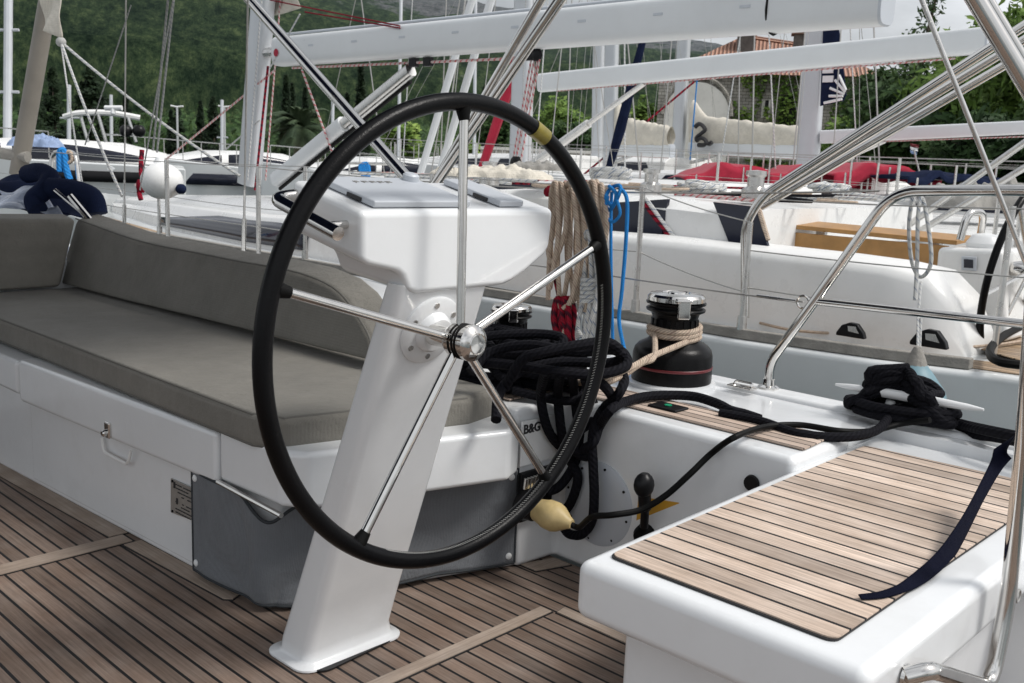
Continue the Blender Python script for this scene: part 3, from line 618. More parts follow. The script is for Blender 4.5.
# padeye on deck
q=pZ(742,388,.514); pe=thing('deck_padeye','small flat chrome folding padeye on the deck between the winch and the rail foot','padeye',q)
MB().obox(q+V((0,0,.004)),(0,1,0),(1,0,0),(0,0,1),.045,.02,.004).build('plate','steel',pe,bevel=.003)
MB().tube(fillet([q+V((0,-.03,.008)),q+V((.012,-.03,.018)),q+V((.012,.03,.018)),q+V((0,.03,.008))],.008),.004,8).build('ring','steel',pe)
# pushpit rail
xr=2.84
pr=thing('pushpit_rail','polished stainless stern rail bending up from the deck at right, with a lower bar','rail',(xr,1.53,.5))
pp=[pX(768,392,xr),pX(770,362,xr),pX(806,313,xr),pX(858,240,xr),pX(893,191,xr),pX(1024,190,xr)]
pp[0].z=.51; pp.append(V((xr-.1,-.3,pp[-1].z))); 
MB().tube(fillet(pp,.09,8),.0155,16).build('upper_rail','steel',pr)
a=pX(815,301,xr); b=pX(1024,324,xr); MB().tube([a,b,V((xr-.1,-.3,b.z))],.0125,14).build('lower_bar','steel',pr)
MB().lathe([(.034,0),(.034,.006),(.022,.012),(.019,.03)],V((pp[0].x,pp[0].y,.512)),(0,0,1),24).build('foot','steel',pr)
MB().tube([V((xr-.09,-.1,pp[-1].z)),V((xr-.03,-.08,.5))],.0155,14).build('leg','steel',pr)
q=pX(803,302,xr); MB().tube([q+V((0,.02*math.cos(k*.5),.02*math.sin(k*.5))) for k in range(13)],.0035,8,closed=True).build('lifeline_ring','steel',pr)
# near stern rail: leg at the right edge, running under the bench
ns=thing('stern_seat_rail','thick polished tube rising along the right edge beside the helm bench','rail',(1.9,.5,.2))
yy=.5
pts=[pY(905,676,.528),pY(930,670,yy),pY(990,688,yy),pY(1008,600,yy),pY(1016,520,yy),pY(1024,440,yy),pY(1034,300,yy)]
MB().tube(fillet(pts,.06,8),.0145,16).build('tube','steel',ns)
q=pY(1018,596,yy); MB().tube([q+V((.012*math.cos(k*.5),0,.012*math.sin(k*.5))) for k in range(13)],.0025,8,closed=True).build('ring','wire',ns)
MB().lathe([(.021,0),(.020,.006),(.015,.01)],pY(905,676,.533),(0,-1,0),20).build('foot','steel',ns)
# strap
sc=[(1045,395,.0),(1024,425,0),(1005,450,0),(985,486,0),(962,530,0),(940,562,0),(912,583,0),(885,594,0),(860,597,0)]
sp=[]
for i,(px,py,_) in enumerate(sc):
    t=i/8; z=.482+.33*max(0,1-i/5.2)**1.7; sp.append(pZ(px,py,z))
ss=cr(sp,8); n=len(ss)
def sf(u,v):
    i=min(int(u*(n-1)),n-1); p=ss[i]; t=(ss[min(i+1,n-1)]-ss[max(i-1,0)]).normalized()
    tw=R(75)*math.sin(min(u*1.25,1)*math.pi)**1.2*.8+ R(20)
    sd=t.cross(V((0,0,1))).normalized(); up=sd.cross(t); d=sd*math.cos(tw)+up*math.sin(tw); wd=.021*(.5+.5*math.sin(min(1,u*1.25)*math.pi))*(1-.45*max(0,u-.7)/.3)
    q=p+d*(v-.5)*2*wd; q.z=max(q.z,.4775); return q
tag(MB().grid(sf,n-1,4).build('webbing_strap','navy_s',None,solid=.0022),'flat navy webbing strap with twisted middle trailing across the teak helm bench','strap')
# stanchion and lifelines on the starboard side
def stanchion(px,x,name='stanchion',parent=None,zt=1.11,zb=.51,r=.0125,lean=.0):
    p=pX(px,250,x); MB().tube([V((x,p.y,zb)),V((x+lean,p.y,zt))],r,12).lathe([(.03,0),(.03,.005),(.017,.01),(.016,.05)],V((x,p.y,zb)),(0,0,1),14).build(name,'steel2',parent); return V((x,p.y,zt))
lf=thing('guard_rail_wires','stainless guard wires and posts along the starboard deck edge, running forward from the stern rail','guard rail',(2.86,3,.51))
posts=[]
for px in (604,):
    posts.append(stanchion(px,2.86,'post',lf))
posts.append(V((2.86,4.55,1.11)))
MB().tube([V((2.86,4.55,.5)),V((2.86,4.55,1.11))],.0125,12).build('post','steel2',lf)
MB().tube([V((2.84,1.25,1.155))]+sag(V((2.84,1.24,1.155)),posts[0]+V((0,0,-.01)),.005)+sag(posts[0]+V((0,0,-.01)),posts[1],.012)+sag(posts[1],V((2.8,6.9,1.12)),.01)+sag(V((2.8,6.9,1.12)),V((2.5,10,1.15)),.01),.003,6).build('upper_wire','wire',lf)
a=pX(803,302,xr); MB().tube([a]+sag(a,V((2.86,posts[0].y,.80)),.004)+sag(V((2.86,posts[0].y,.80)),V((2.86,4.55,.80)),.005)+sag(V((2.86,4.55,.80)),V((2.8,6.9,.82)),.005)+sag(V((2.8,6.9,.82)),V((2.5,10,.85)),.005),.003,6).build('lower_wire','wire',lf)
tb=a.lerp(V((2.86,posts[0].y,.80)),.06); MB().tube([a.lerp(V((2.86,posts[0].y,.80)),.03),a.lerp(V((2.86,posts[0].y,.80)),.2)],.0055,8).build('turnbuckle','steel2',lf)
for px in (168,):
    p=pX(px,235,2.8); MB().tube([V((2.8,p.y,.5)),V((2.8,p.y,1.12))],.0125,10).build('post','steel2',lf)
# shrouds of the own rig
rg=thing('rig_wires','grey shroud wires with turnbuckles rising from the starboard deck forward of the settee','rigging',(2.75,4.6,.5))
for px,x,tx,r in((243,2.72,(252,-260),.0045),(124,2.70,(128,-260),.004)):
    a=pX(px,262,x); a.z=.52; b=pX(tx[0],tx[1],2.3); b=a.lerp(b,1.8)
    MB().tube([a,b],r,8).build('shroud','wire',rg); d=(b-a).normalized()
    MB().tube([a,a+d*.06,a+d*.07,a+d*.36,a+d*.37,a+d*.52],[.007,.007,.0115,.0115,.006,.005],10).build('turnbuckle','steel2',rg)
for p0,p1,r in(((153,150,4.6),(172,-40,3.9),.005),((157,152,4.6),(178,-40,3.9),.005),((140,190,4.6),(180,-40,3.9),.0035),((131,5,4.2),(85,145,4.6),.003)):
    MB().tube([pD(*p0),pD(*p1)],r,6).build('halyard','rope_w',rg)
# hung coils
ft=V((2.855,0,1.10))
def coil(name,pxs,top,bots,x,r,m,label,seed,cat='coil of rope'):
    rn=random.Random(seed); mb=MB(); P=[]
    th=thing(name,label,cat,pX(sum(pxs)/2,top,x))
    for i,b in enumerate(bots):
        a=pxs[0]+(pxs[1]-pxs[0])*(i/(len(bots)-1)); wd=rn.uniform(5,10); xo=x+rn.uniform(-.03,.02)
        pts=[pX(a,top+rn.uniform(-2,2),xo),pX(a+wd*.5,top+6,xo-.02),pX(a+wd+rn.uniform(-3,3),(top+b)/2,xo-.035),pX(a+wd*.7+rn.uniform(-7,3),b-12,xo-.03),pX(a+rn.uniform(-8,2),b,xo-.015),pX(a-wd*.6+rn.uniform(-7,2),b-14,xo),pX(a-wd*.8+rn.uniform(-3,3),(top+b)/2+8,xo+.01),pX(a-wd*.5,top+14,xo+.01)]
        MB().tube(cr(pts,6,True),r,8,closed=True).build('rope_loop',m,th)
    return th
c=coil('rope_coil',(554,600),184,[288,262,300,308,278,302,296,310,286,298,270],2.86,.0098,'rope_b','beige rope coil hung in long loops over the guard wire, seen through the wheel',4)
MB().tube(cr([pX(548,300,2.83),pX(550,250,2.83),pX(556,210,2.83),pX(565,190,2.85)],6),.0095,8).build('rope_tail','rope_b',c)
MB().tube(cr([pX(572,300,2.83),pX(568,318,2.82),pX(563,338,2.8)],6),.0095,8).build('rope_tail','rope_b',c)
c=thing('rope_coil','dark red rope bundle hanging low beneath the beige coil','coil of rope',pX(565,300,2.84))
rn=random.Random(8)
for i in range(9):
    a=557+1.7*i; b=rn.uniform(338,350); xo=2.84+rn.uniform(-.03,.02); MB().tube(cr([pX(a,298,xo),pX(a+4,315,xo-.012),pX(a+rn.uniform(2,7),b-6,xo-.015),pX(a+rn.uniform(-1,4),b,xo-.01),pX(a-1,b-7,xo),pX(a-4,316,xo)],6,True),.0095,8,closed=True).build('rope_loop','rope_r',c)
MB().tube(cr([pX(549,186,2.87),pX(551,200,2.87),pX(550,230,2.87),pX(552,262,2.87),pX(560,300,2.86)],6),.009,8).build('rope_tail','rope_r',c)
MB().ball(pX(549,192,2.87),.022,10).build('knot','rope_r',c)
c=coil('rope_coil',(586,596),232,[348,340,352,345,350],2.81,.0085,'rope_w','pale grey rope coil bound with turns round its middle, behind the right wheel rim',12)
mid=pX(591,290,2.795); MB().tube([mid+V((.030*math.cos(k*.5),.036*math.sin(k*.5),-.045+.0012*k)) for k in range(76)],.008,8).build('binding','rope_w',c)
bl=thing('blue_line','bright blue line knotted on the guard wire post and hanging straight down','rope',pX(612,190,2.84))
X2=2.835
MB().tube(cr([pX(609,186,X2),pX(616,194,X2-.01),pX(613,206,X2),pX(606,198,X2-.02),pX(611,188,X2+.01),pX(620,186,X2),pX(618,197,X2-.01),pX(610,210,X2),pX(605,204,X2)],6),.007,8).build('knot','rope_blue',bl)
MB().tube(cr([pX(612,192,X2),pX(611,215,X2),pX(611,260,X2),pX(612,310,X2),pX(613,352,X2)],6),.006,8).build('hanging_end','rope_blue',bl)
MB().tube(cr([pX(620,188,X2),pX(627,200,X2),pX(626,240,X2),pX(622,290,X2),pX(619,320,X2),pX(624,348,X2),pX(628,362,X2)],6),.007,8).build('hanging_end','rope_blue',bl)
MB().tube(cr([pX(608,196,X2-.02),pX(605,212,X2-.02),pX(612,222,X2-.02),pX(620,214,X2-.02),pX(617,200,X2-.02)],6),.006,8).build('loop','rope_blue',bl)
# fenders between the hulls
def fender(q,label,h=.55,r=.12,m='teal'):
    f=thing('fender',label,'fender',q-V((0,0,h)))
    MB().lathe([(0,-h),(r*.6,-h+.03),(r,-h+.12),(r,-.10),(r*.86,-.055),(r*.5,.0),(r*.28,.03),(0,.035)],q,(0,0,1),28).build('body',m,f,ang=60)
    MB().lathe([(.038,.02),(.028,.05),(.012,.085),(0,.09)],q,(0,0,1),14).build('eye','greyteak',f); return f
q=pX(915,372,3.28); fd=fender(q,'teal cone topped fender hanging between the two hulls behind the deck cleat',.6,.115)
MB().tube([q+V((0,0,.08)),pX(918,318,3.35),pX(921,282,3.45)],.0045,6).build('lanyard','rope_w',fd)
MB().tube([q+V((.02,0,.06)),pX(921,318,3.35)],.0045,6).build('lanyard','rope_w',fd)
fender(pX(566,333,3.3),'teal fender between the hulls, glimpsed beneath the dark red rope bundle',.6,.11)
# bimini frame, with an added canopy out of view
H0=V((2.84,3.22,1.02))
bi=thing('bimini','folding bimini frame of thick polished tubes meeting in a V behind the pedestal','bimini',(2.84,3.22,.5))
a=pX(250,0,2.84); b=pX(560,0,2.84)
def hoop(p,zt,name,rr_=.0265):
    d=(p-H0).normalized(); t=H0+d*((zt-H0.z)/d.z); u=t+V((-5.2,0,0)); return MB().tube(fillet([H0,t,u,H0+V((-5.4,0,0))],.3,10),rr_,14).build(name,'steel',bi)
hoop(a,2.28,'forward_hoop'); hoop(b,2.28,'aft_hoop',.021); hoop(b+V((0,.10,.0)),2.28,'aft_hoop',.017)
MB().tube([H0+V((0,0,-.50)),H0],.0165,14).ball(H0,.03).build('bracket','steel',bi)
def cf(u,v): return V((2.70-4.9*u,4.9-3.1*v,2.30+.05*math.sin(u*math.pi)+.02*math.sin(v*math.pi)))
MB().grid(cf,16,10).build('canopy','navy',bi,solid=.003)  # unseen canopy added overhead to shade the left and forward cockpit
# tubes top right: second frame leg and stay
tr=thing('stern_arch_tube','pair of thick polished tubes slanting down across the top right corner','frame tube',pD(1024,80,1.8))
MB().tube([pD(940,-60,1.75),pD(1075,165,1.8)],.0165,16).build('tube','steel',tr)
MB().tube([pD(952,-60,1.79),pD(1084,160,1.84)],.010,16).build('tube','steel',tr)
bs=MB().tube([pD(900,-60,2.1),pD(922,0,2.1),pD(1005,210,2.15),pD(1040,300,2.2)],.0055,12).build('backstay','steel2'); tag(bs,'thin grey backstay rod slanting across the upper right over the stern rail','stay')
# folded sprayhood on the cabin top, left edge
sh=thing('sprayhood','collapsed navy sprayhood with creased clear window heaped at the left edge above the settee','sprayhood',pD(50,215,4.9))
def cloth(pa,pb,pc,pd_,amp,seed,f=7):
    rn=random.Random(seed); ph=[rn.uniform(0,6) for _ in range(6)]; A,B,C_,D_=[V(x) for x in(pa,pb,pc,pd_)]
    nr=(B-A).cross(D_-A).normalized()
    def fn(u,v):
        p=A.lerp(B,u).lerp(D_.lerp(C_,u),v)
        return p+nr*amp*(math.sin(u*f+ph[0]+2*math.sin(v*4+ph[1]))+.6*math.sin(v*f*1.3+ph[2]+u*3)+.35*math.sin((u+v)*f*2.3+ph[3]))
    return fn
zc=4.9
MB().grid(cloth(pD(-60,178,5.2),pD(60,176,5.2),pD(98,212,4.75),pD(-60,212,4.7),.035,1),40,24).build('cloth','navy',sh,solid=.004)
MB().grid(cloth(pD(-60,188,4.9),pD(36,186,4.85),pD(64,212,4.7),pD(-60,214,4.6),.02,5,9),40,24).build('clear_window',mat('clear_vinyl',(.42,.47,.58),.12,var=.35,scale=12,bump=.4,bscale=14,spec=.8),sh,solid=.002)
MB().tube(cr(D((28,174,4.9),(40,172,4.8),(50,178,4.75),(44,190,4.7),(34,200,4.68),(38,210,4.66)),6),[.05]*31 if False else .045,12).build('rolled_edge','navy',sh)
MB().tube(cr(D((50,188,4.7),(72,190,4.68),(92,198,4.66),(97,214,4.66)),6),.05,12).build('rolled_edge','navy',sh)
MB().tube(D((55,190,4.62),(94,222,4.6)),.010,10).build('frame_tube','steel',sh); MB().tube(D((70,196,4.58),(90,220,4.58)),.016,10).build('frame_tube','steel',sh)
MB().box((-2.2,4.75,.45),(2.2,7.5,.66)).build('cabin_top','gel',own,bevel=.05)
# grey-brown boom pole leaning at upper left
po=thing('leaning_pole','thick grey-brown pole leaning from the upper left down behind the folded sprayhood','pole',pD(22,160,6.0))
MB().tube([pD(18,175,6.2),pD(48,0,6.0),pD(58,-60,5.9)],.052,16).build('spar',mat('grey_brown_spar',(.22,.20,.17),.5,var=.15,scale=4),po)
MB().grid(cloth(pD(40,-30,5.9),pD(62,-30,5.8),pD(61,38,5.8),pD(42,30,5.9),.015,3,5),16,16).build('pennant','sail',po,solid=.003)
MB().tube(D((-10,152,6.2),(28,157,6.15)),.035,12).build('gooseneck_bar','greyteak',po)
k0=pD(61,42,5.8)
for q,r in(((122,196,5.0),.008),((240,176,5.6),.008),((85,200,5.0),.005)): MB().tube(sag(k0,pD(*q),.03),r,6).build('control_line','rope_w',po)
MB().ball(k0,.03,10).build('knot','rope_w',po)
# ================================================================== NEIGHBOURING YACHTS (to starboard, same heading)
def profile_hull(mb,cx,ys,hw,zd,zb=-1.2):
    rings=[]
    for y,h,z in zip(ys,hw,zd):
        rings.append([V((cx-h,y,z)),V((cx-h*.97,y,z-.35)),V((cx-h*.80,y,-.9)),V((cx-h*.45,y,zb)),V((cx+h*.45,y,zb)),V((cx+h*.80,y,-.9)),V((cx+h*.97,y,z-.35)),V((cx+h,y,z))])
    return mb.loft(rings)
def dep_(p): return (V(p)-O).dot(V((CS.z,CF.z,CU.z)))
def pr(p,half): return half/FPX*dep_(p)
def se(v,e): return math.copysign(abs(v)**e,v)
def spar(p,q,r1,r2=None,n=28,flat=.62,up=(0,0,1),ex=.62):
    """oval section spar"""
    p=V(p);q=V(q);d=(q-p).normalized(); s_=d.cross(V(up))
    s_=s_.normalized() if s_.length>.01 else V((1,0,0)); u=s_.cross(d)
    r2=r2 or r1; rings=[]
    for c,r in((p,r1),(q,r2)): rings.append([c+s_*se(math.cos(2*math.pi*k/n),ex)*r*flat+u*se(math.sin(2*math.pi*k/n),ex)*r for k in range(n)])
    return MB().loft(rings)
# ---------------- N1
n1=thing('sailing_yacht','white sailing yacht moored alongside to starboard, its big wheel and teak table at right','yacht',(5.5,6,-.95))
ys=[0.6,1.2,1.6,2.14,3.4,5,8,10.5,12.5,13.6]; hw=[1.45,1.53,1.68,1.77,1.76,1.76,1.6,1.2,.6,.08]; zd=[.47,.47,.475,.475,.47,.455,.44,.46,.52,.58]
profile_hull(MB(),5.5,ys,hw,zd).build('hull','hull',n1,bevel=.03)
# deck lip (light) and grey teak toe rail
def port(y):
    for i in range(len(ys)-1):
        if ys[i]<=y<=ys[i+1]:
            t=(y-ys[i])/(ys[i+1]-ys[i]); return 5.5-(hw[i]*(1-t)+hw[i+1]*t), zd[i]*(1-t)+zd[i+1]*t
    return 5.5-hw[0],zd[0]
yy=[1.3+.3*k for k in range(39)]
mb=MB(); mb.loft([[V((port(y)[0]+.03,y,port(y)[1]+.002)),V((port(y)[0]+.035,y,port(y)[1]+.045)),V((port(y)[0]+.075,y,port(y)[1]+.045)),V((port(y)[0]+.08,y,port(y)[1]+.002))] for y in yy])
mb.build('toe_rail','greyteak',n1,bevel=.006)
MB().loft([[V((port(y)[0]+.081,y,port(y)[1]+.001)),V((port(y)[0]+.081,y,port(y)[1]+.004)),V((port(y)[0]+.28,y,port(y)[1]+.004)),V((port(y)[0]+.28,y,port(y)[1]+.001))] for y in [.7]+yy]).build('side_deck_teak','teak_y',n1,smooth=False)
q0=pX(935,352,3.9); 
# coaming + coachroof: section stations along y
def sec(y,x0,z0,x1,z1,x2,z2,x3,z3):
    c=5.5; L_=[(x0,z0),(x1,z1),(x2,z2),(x3,z3)]; return [V((x,y,z)) for x,z in L_]+[V((2*c-x,y,z)) for x,z in reversed(L_)]
CO=[(1.40,4.20,.47,4.26,.50,.60),(1.48,4.16,.47,4.21,.70,.60),(1.58,4.12,.47,4.17,.80,.60),(1.75,4.09,.47,4.14,.825,.6),(2.0,4.07,.47,4.12,.835,.60),(2.5,4.06,.47,4.11,.84,.6),(3.0,4.06,.47,4.11,.845,.6),(4.2,4.07,.47,4.13,.82,.6),(5.4,4.12,.45,4.2,.74,.6),(7,4.25,.43,4.36,.68,.6),(9,4.5,.43,4.64,.65,.6),(10.6,4.85,.45,4.98,.61,.6),(11.4,5.2,.48,5.25,.56,.6)]
for sg in(1,-1):
    X=lambda x:5.5+sg*(x-5.5)
    MB().loft([[V((X(x0),y,z0)),V((X(x0+.02),y,z0+(z1-z0)*.5)),V((X(x1-.012),y,z1-.05)),V((X(x1+.004),y,z1-.015)),V((X(x1+.035),y,z1)),V((X(x1+.32),y,z1+.006)),V((X(x1+.34),y,z1-.03)),V((X(x1+.34),y,z0))] for y,x0,z0,x1,z1,_ in CO]).build('cockpit_coaming','gel2',n1,ang=40)
def sec2(y,x2,z2,x3,z3): 
    L_=[(x2,z2-.04),(x2+.01,z2),(x3-.03,z3-.05),(x3+.03,z3-.012),(x3+.12,z3)]; return [V((x,y,z)) for x,z in L_]+[V((11-x,y,z)) for x,z in reversed(L_)]
MB().loft([sec2(2.52,4.33,.84,4.40,1.01),sec2(3.0,4.33,.85,4.40,1.03),sec2(4.2,4.35,.82,4.42,1.03),sec2(5.4,4.40,.75,4.48,.94),sec2(7,4.5,.68,4.72,.80),sec2(9,4.8,.65,5.0,.73),sec2(10.6,5.05,.61,5.15,.65),sec2(11.3,5.25,.56,5.3,.58)]).build('coachroof','gel2',n1,ang=40)
MB().box((4.4,.8,.05),(6.6,2.55,.10)).build('cockpit_floor','teak_y',n1,smooth=False)
MB().prism([V((4.05,.62,.49)),V((4.9,.62,.49)),V((4.9,1.42,.49)),V((4.40,1.42,.49)),V((4.12,1.0,.49))],(0,0,.004)).build('aft_deck_teak','teak_y',n1,smooth=False)
MB().box((4.4,.6,.1),(6.6,.9,.48)).build('aft_bench','gel2',n1,bevel=.02)
# oval recess in coaming side
rc=pX(872,250,4.105)
# cabin side windows
def quadx(pts,x,name,m,off,par):
    P_=[pX(px,py,x) for px,py in pts]; return MB().prism(P_,(off,0,0)).build(name,m,par,smooth=False)
for pts in ([(608,203),(668,199),(661,238),(608,231)],[(713,202),(757,207),(768,248),(729,243)]):
    P_=[]
    for px,py in pts:
        P_.append(pPl(px,py,(4.318,0,.85),(1,0,-.42)))
    MB().prism(P_,(.02,0,0)).build('cabin_window','glass',n1,smooth=False)
# long forward window
def cosurf(y,f,off=.014):
    for a_,b_ in zip(CO,CO[1:]):
        if a_[0]<=y<=b_[0]:
            t=(y-a_[0])/(b_[0]-a_[0]); x0,z0,x1,z1=[a_[q]*(1-t)+b_[q]*t for q in(1,2,3,4)]; xm=x0+.02; zm=z0+(z1-z0)*.5
            return V((xm+(x1-xm)*max(0,(f-.5)/.5)-off if f>.5 else x0+.04*f-off,y,z0+(z1-z0)*f))
ya_=pX(312,248,4.22).y; yb_=pX(176,236,4.62).y; mb=MB()
mb.grid(lambda u,v:cosurf(ya_+(yb_-ya_)*u,.18+(.66*min(1,.25+(1-abs(2*u-.75)/1.6)))*v),24,3); mb.build('cabin_window','glass',n1,solid=.006)
# white lower moulding panels between windows: cockpit table with drop leaf
tp_=[pX(785,225,5.0),pX(952,237,5.0)]
MB().prism([pX(778,231,4.8),pX(948,246,4.8),pX(948,270,4.8),pX(778,250,4.8)],(.02,0,0)).build('table_leaf','wood',n1,bevel=.003)
MB().prism([V((4.8,1.70,.893)),V((4.8,2.6,.905)),V((5.05,2.6,.92)),V((5.05,1.70,.908))],(0,0,.022)).build('table_top','wood',n1,bevel=.004)
for y in(1.85,2.45): MB().tube([V((4.95,y,.08)),V((4.95,y,.9))],.03,12).build('table_leg','steel2',n1)
# helm pedestal of N1
px0=pX(934,300,4.62); 
A=[(937,247),(1003,250),(1008,338),(930,332)]
P1=[pX(x,y,4.62) for x,y in A]
for p in P1: p.x=4.62
P1[2].z=min(P1[2].z,.5);P1[3].z=min(P1[3].z,.5)
hp1=MB().prism(P1,(.32,0,0)).build('helm_pedestal','gel2',n1,bevel=.025)
q=[pX(x,y,4.612) for x,y in((962,256),(977,257),(977,271),(962,270))]
MB().prism(q,(-.01,0,0)).build('instrument','lid',hp1,bevel=.003); MB().prism([q[0].lerp(q[2],.2),q[1].lerp(q[3],.2),q[2].lerp(q[0],.2),q[3].lerp(q[1],.2)],(-.014,0,0)).build('display','glass',hp1,smooth=False)
MB().lathe([(.075,0),(.08,.03),(.06,.06),(.045,.07),(0,.075)],pX(985,243,4.78)-V((0,0,.03)),(0,0,1),24).build('compass','white',hp1)
MB().tube(fillet([pX(960,240,4.66),pX(968,212,4.68),pX(984,212,4.8),pX(980,238,4.86)],.05),.017,12).build('grab_hoop','steel',hp1)
MB().tube([pX(939,288,4.56),pX(956,306,4.56)],.022,12).build('winch_handle','black',hp1) 
# its wheel
wc=pX(1020,270,4.72); rw=(pX(1012,180,4.72)-wc).length
tl=R(8)
def w1p(a,r=1.,o=0): return wc+V((rw*r*math.sin(a),o-rw*r*math.cos(a)*math.sin(tl),rw*r*math.cos(a)*math.cos(tl)))
w1=MB().tube([w1p(2*math.pi*k/80) for k in range(80)],.016,12,closed=True).build('steering_wheel','leather',n1)
for k in range(6): MB().tube([w1p(0,0,-.04),w1p(k*math.pi/3+.3,.98)],.009,8).build('spoke','steel2',w1)
MB().lathe([(.035,-.03),(.04,0),(.03,.05),(0,.055)],wc,(0,-1,0),20).lathe([(.02,-.02),(.02,.15)],wc,(0,1,0),12).build('hub','steel',w1)
# deck hardware
def leadblock(px,py,s,label,name='fairlead'):
    q=pZ(px,py,.53); t=thing(name,label,'deck block',q)
    MB().prism([q+V((-.03*s,y*s,z*s)) for y,z in((-.15,0),(.15,0),(.15,.03),(.10,.11),(.02,.145),(-.06,.14),(-.13,.06))],(.07*s,0,0)).build('body','black',t,bevel=.012*s)
    MB().prism([q+V((-.036*s,y*s,z*s)) for y,z in((-.09,.05),(.02,.06),(.03,.11),(-.05,.115))],(.002,0,0)).build('sheave_window','steel2',t,smooth=False)
leadblock(929,347,.50,'rounded grey-black deck block on the neighbouring toe rail above the cleat')
leadblock(851,337,.42,'low black deck block on the neighbouring side deck, left of the rounded one')
hb_=[pZ(1030,322,.56),pZ(1005,335,.54),pZ(990,350,.53),pZ(1000,362,.53),pZ(1040,366,.53)]
tag(MB().tube(cr(hb_,8),.017,8).build('deck_hose','rubber'),'thick black rope bight on the neighbouring aft deck at right edge','rope')
tag(MB().tube(cr([pZ(760,323,.51),pZ(800,331,.51),pZ(880,336,.51),pZ(960,347,.51),pZ(1030,340,.51)],8),.007,6).build('deck_line','rope_b'),'thin tan line lying along the neighbouring side deck','rope')
# stanchions/lifelines of N1
zt=1.10
P_=[]
for px in (-40,60,160,305,430,639,748):
    x=3.83; p=pX(px,250,x)
    xx,zz=port(min(max(p.y,.7),13.4)); xx+=.055; r_=ray(px,250); p=pX(px,250,xx)
    if p.y<2.4: top=V((xx,p.y,.98))
    else: top=V((xx,p.y,zt))
    MB().tube([V((xx,p.y,zz)),top],.013,10).lathe([(.022,0),(.02,.06)],V((xx,p.y,zz+.04)),(0,0,1),10).build('stanchion','steel2',n1); P_.append(top)
for i in range(len(P_)-1):
    MB().tube(sag(P_[i],P_[i+1],.012),.003,5).build('guard_wire','wire',n1); MB().tube(sag(P_[i]-V((0,0,.3)),P_[i+1]-V((0,0,.3)),.012),.003,5).build('guard_wire','wire',n1)
e=V((3.98,.75,.98)); MB().tube(sag(P_[-1]-V((0,0,.12)),e-V((0,0,.12)),.01),.003,5).build('guard_wire','wire',n1)
MB().tube(sag(P_[-1]-V((0,0,.28)),e-V((0,0,.3)),.01),.003,5).build('guard_wire','wire',n1)
# stern gantry tubes of N1: bend from upright and rake up to the right
for dx,y0,y1,r in((0,196,38,.019),(.08,199,52,.017),(.16,203,66,.017)):
    x=3.86+dx; top=pX(1024,y1-12,x+.1)
    pts=[pX(745,318,x),pX(745,225,x),pX(762,y0,x),pX(1024,y1-12,x+.1)]; pts.append(pts[-1]+(pts[-1]-pts[-2])*.35)
    if dx>0: pts=[pX(752+dx*60,y0+4,x)]+pts[3:]
    MB().tube(fillet(pts,.10,8),r,14).build('frame_tube','steel',n1)
for a_,b_ in(((910,224),(1024,143)),((915,234),(1024,168))):
    p=pX(*a_,6.2); q=pX(*b_,6.2); MB().tube([p,q+(q-p)*.6],.02,12).build('frame_tube','steel2',n1)
# far side pushpit details at right edge
for px,x in((995,6.0),(1010,4.3),(1018,6.0)):
    p=pX(px,230,x); MB().tube([V((x,p.y,.48)),V((x,p.y,1.1))],.013,8).build('stanchion','steel2',n1)
# grey dangling line over fender
tag(MB().tube(cr([pX(913,196,3.95),pX(909,225,3.95),pX(912,262,3.95),pX(921,277,3.95),pX(931,262,3.95),pX(928,225,3.95),pX(922,198,3.95),pX(918,215,3.93),pX(917,262,3.93),pX(915,300,3.9)],8),.008,7).build('hung_line','rope_w'),'thin pale line looped over the neighbouring guard wire above the teal cone fender','rope')
MB().tube(sag(V((3.95,.8,1.12)),V((3.83,2.15,1.08)),.01),.003,5).build('guard_wire','wire',n1)
# mast, boom, vang
XM=5.4
mb_=pX(249,195,XM); mt_=pX(264,0,XM); mt_=mb_+(mt_-mb_)*5.5
ms=spar(V((mb_.x,mb_.y,.85)),mt_,.135,.11,up=(0,1,0),flat=.62).build('mast','alu',n1)
gy=mb_.y
for dx in(-.10,.10): MB().tube([V((mb_.x+dx,mb_.y-.14,.9)),V((mb_.x+dx,mt_.y-.14,mt_.z))],.008,6).build('halyard','rope_pink' if dx>0 else 'rope_w',ms)
b0=pX(280,52,XM); b1=pX(886,1,XM)
bm_=spar(b0,b1,pr(b0,14),pr(b1,24),n=32,flat=.72,ex=.5).build('boom','boomw',n1)
spar(b1,b1+(b1-b0).normalized()*.015,pr(b1,24.3),pr(b1,23),n=32,flat=.72,ex=.5).build('end_cap','lid',bm_)
for k in range(1,9):
    q=b0.lerp(b1,k/9.3); MB().obox(q+V((-pr(b0,10),0,.02)),(0,1,0),(0,0,1),(1,0,0),.035,.008,.004).build('sail_slug','lid',bm_)
bs_=(b1-b0).normalized(); MB().tube([b0+V((-.02,0,.150)),b1+V((-.02,.02,.138))],.012,6).build('sail_track','lid',bm_)
q=b0.lerp(b1,.015)+V((-.1,0,-.02)); MB().lathe([(.035,0),(.035,.003)],q,(-1,0,0),20).build('pink_mark','redc',bm_)
q=b0.lerp(b1,.885); MB().tube([q+V((.098*math.cos(k*.4),0,.138*math.sin(k*.4))) for k in range(16)],.007,6,closed=True).build('strap','rubber',bm_)
MB().tube([b0+V((0,.3,.0)),b0],.05,10).build('gooseneck','steel2',bm_)
MB().tube([b0+V((0,-.2,-.15)),b0+V((0,-3,-.17)),b1+V((0,2.5,-.16))],.010,6).build('outhaul','rope_pink',bm_)
MB().tube([b0+V((0,-.2,.13)),b1+V((0,.3,.135))],.006,6).build('reef_line','rope_r',bm_)
for k in(.33,.36,.55): 
    q=b0.lerp(b1,k)-V((0,0,.17)); MB().obox(q,(1,0,0),(0,1,0),(0,0,1),.02,.04,.035).build('block','black',bm_)
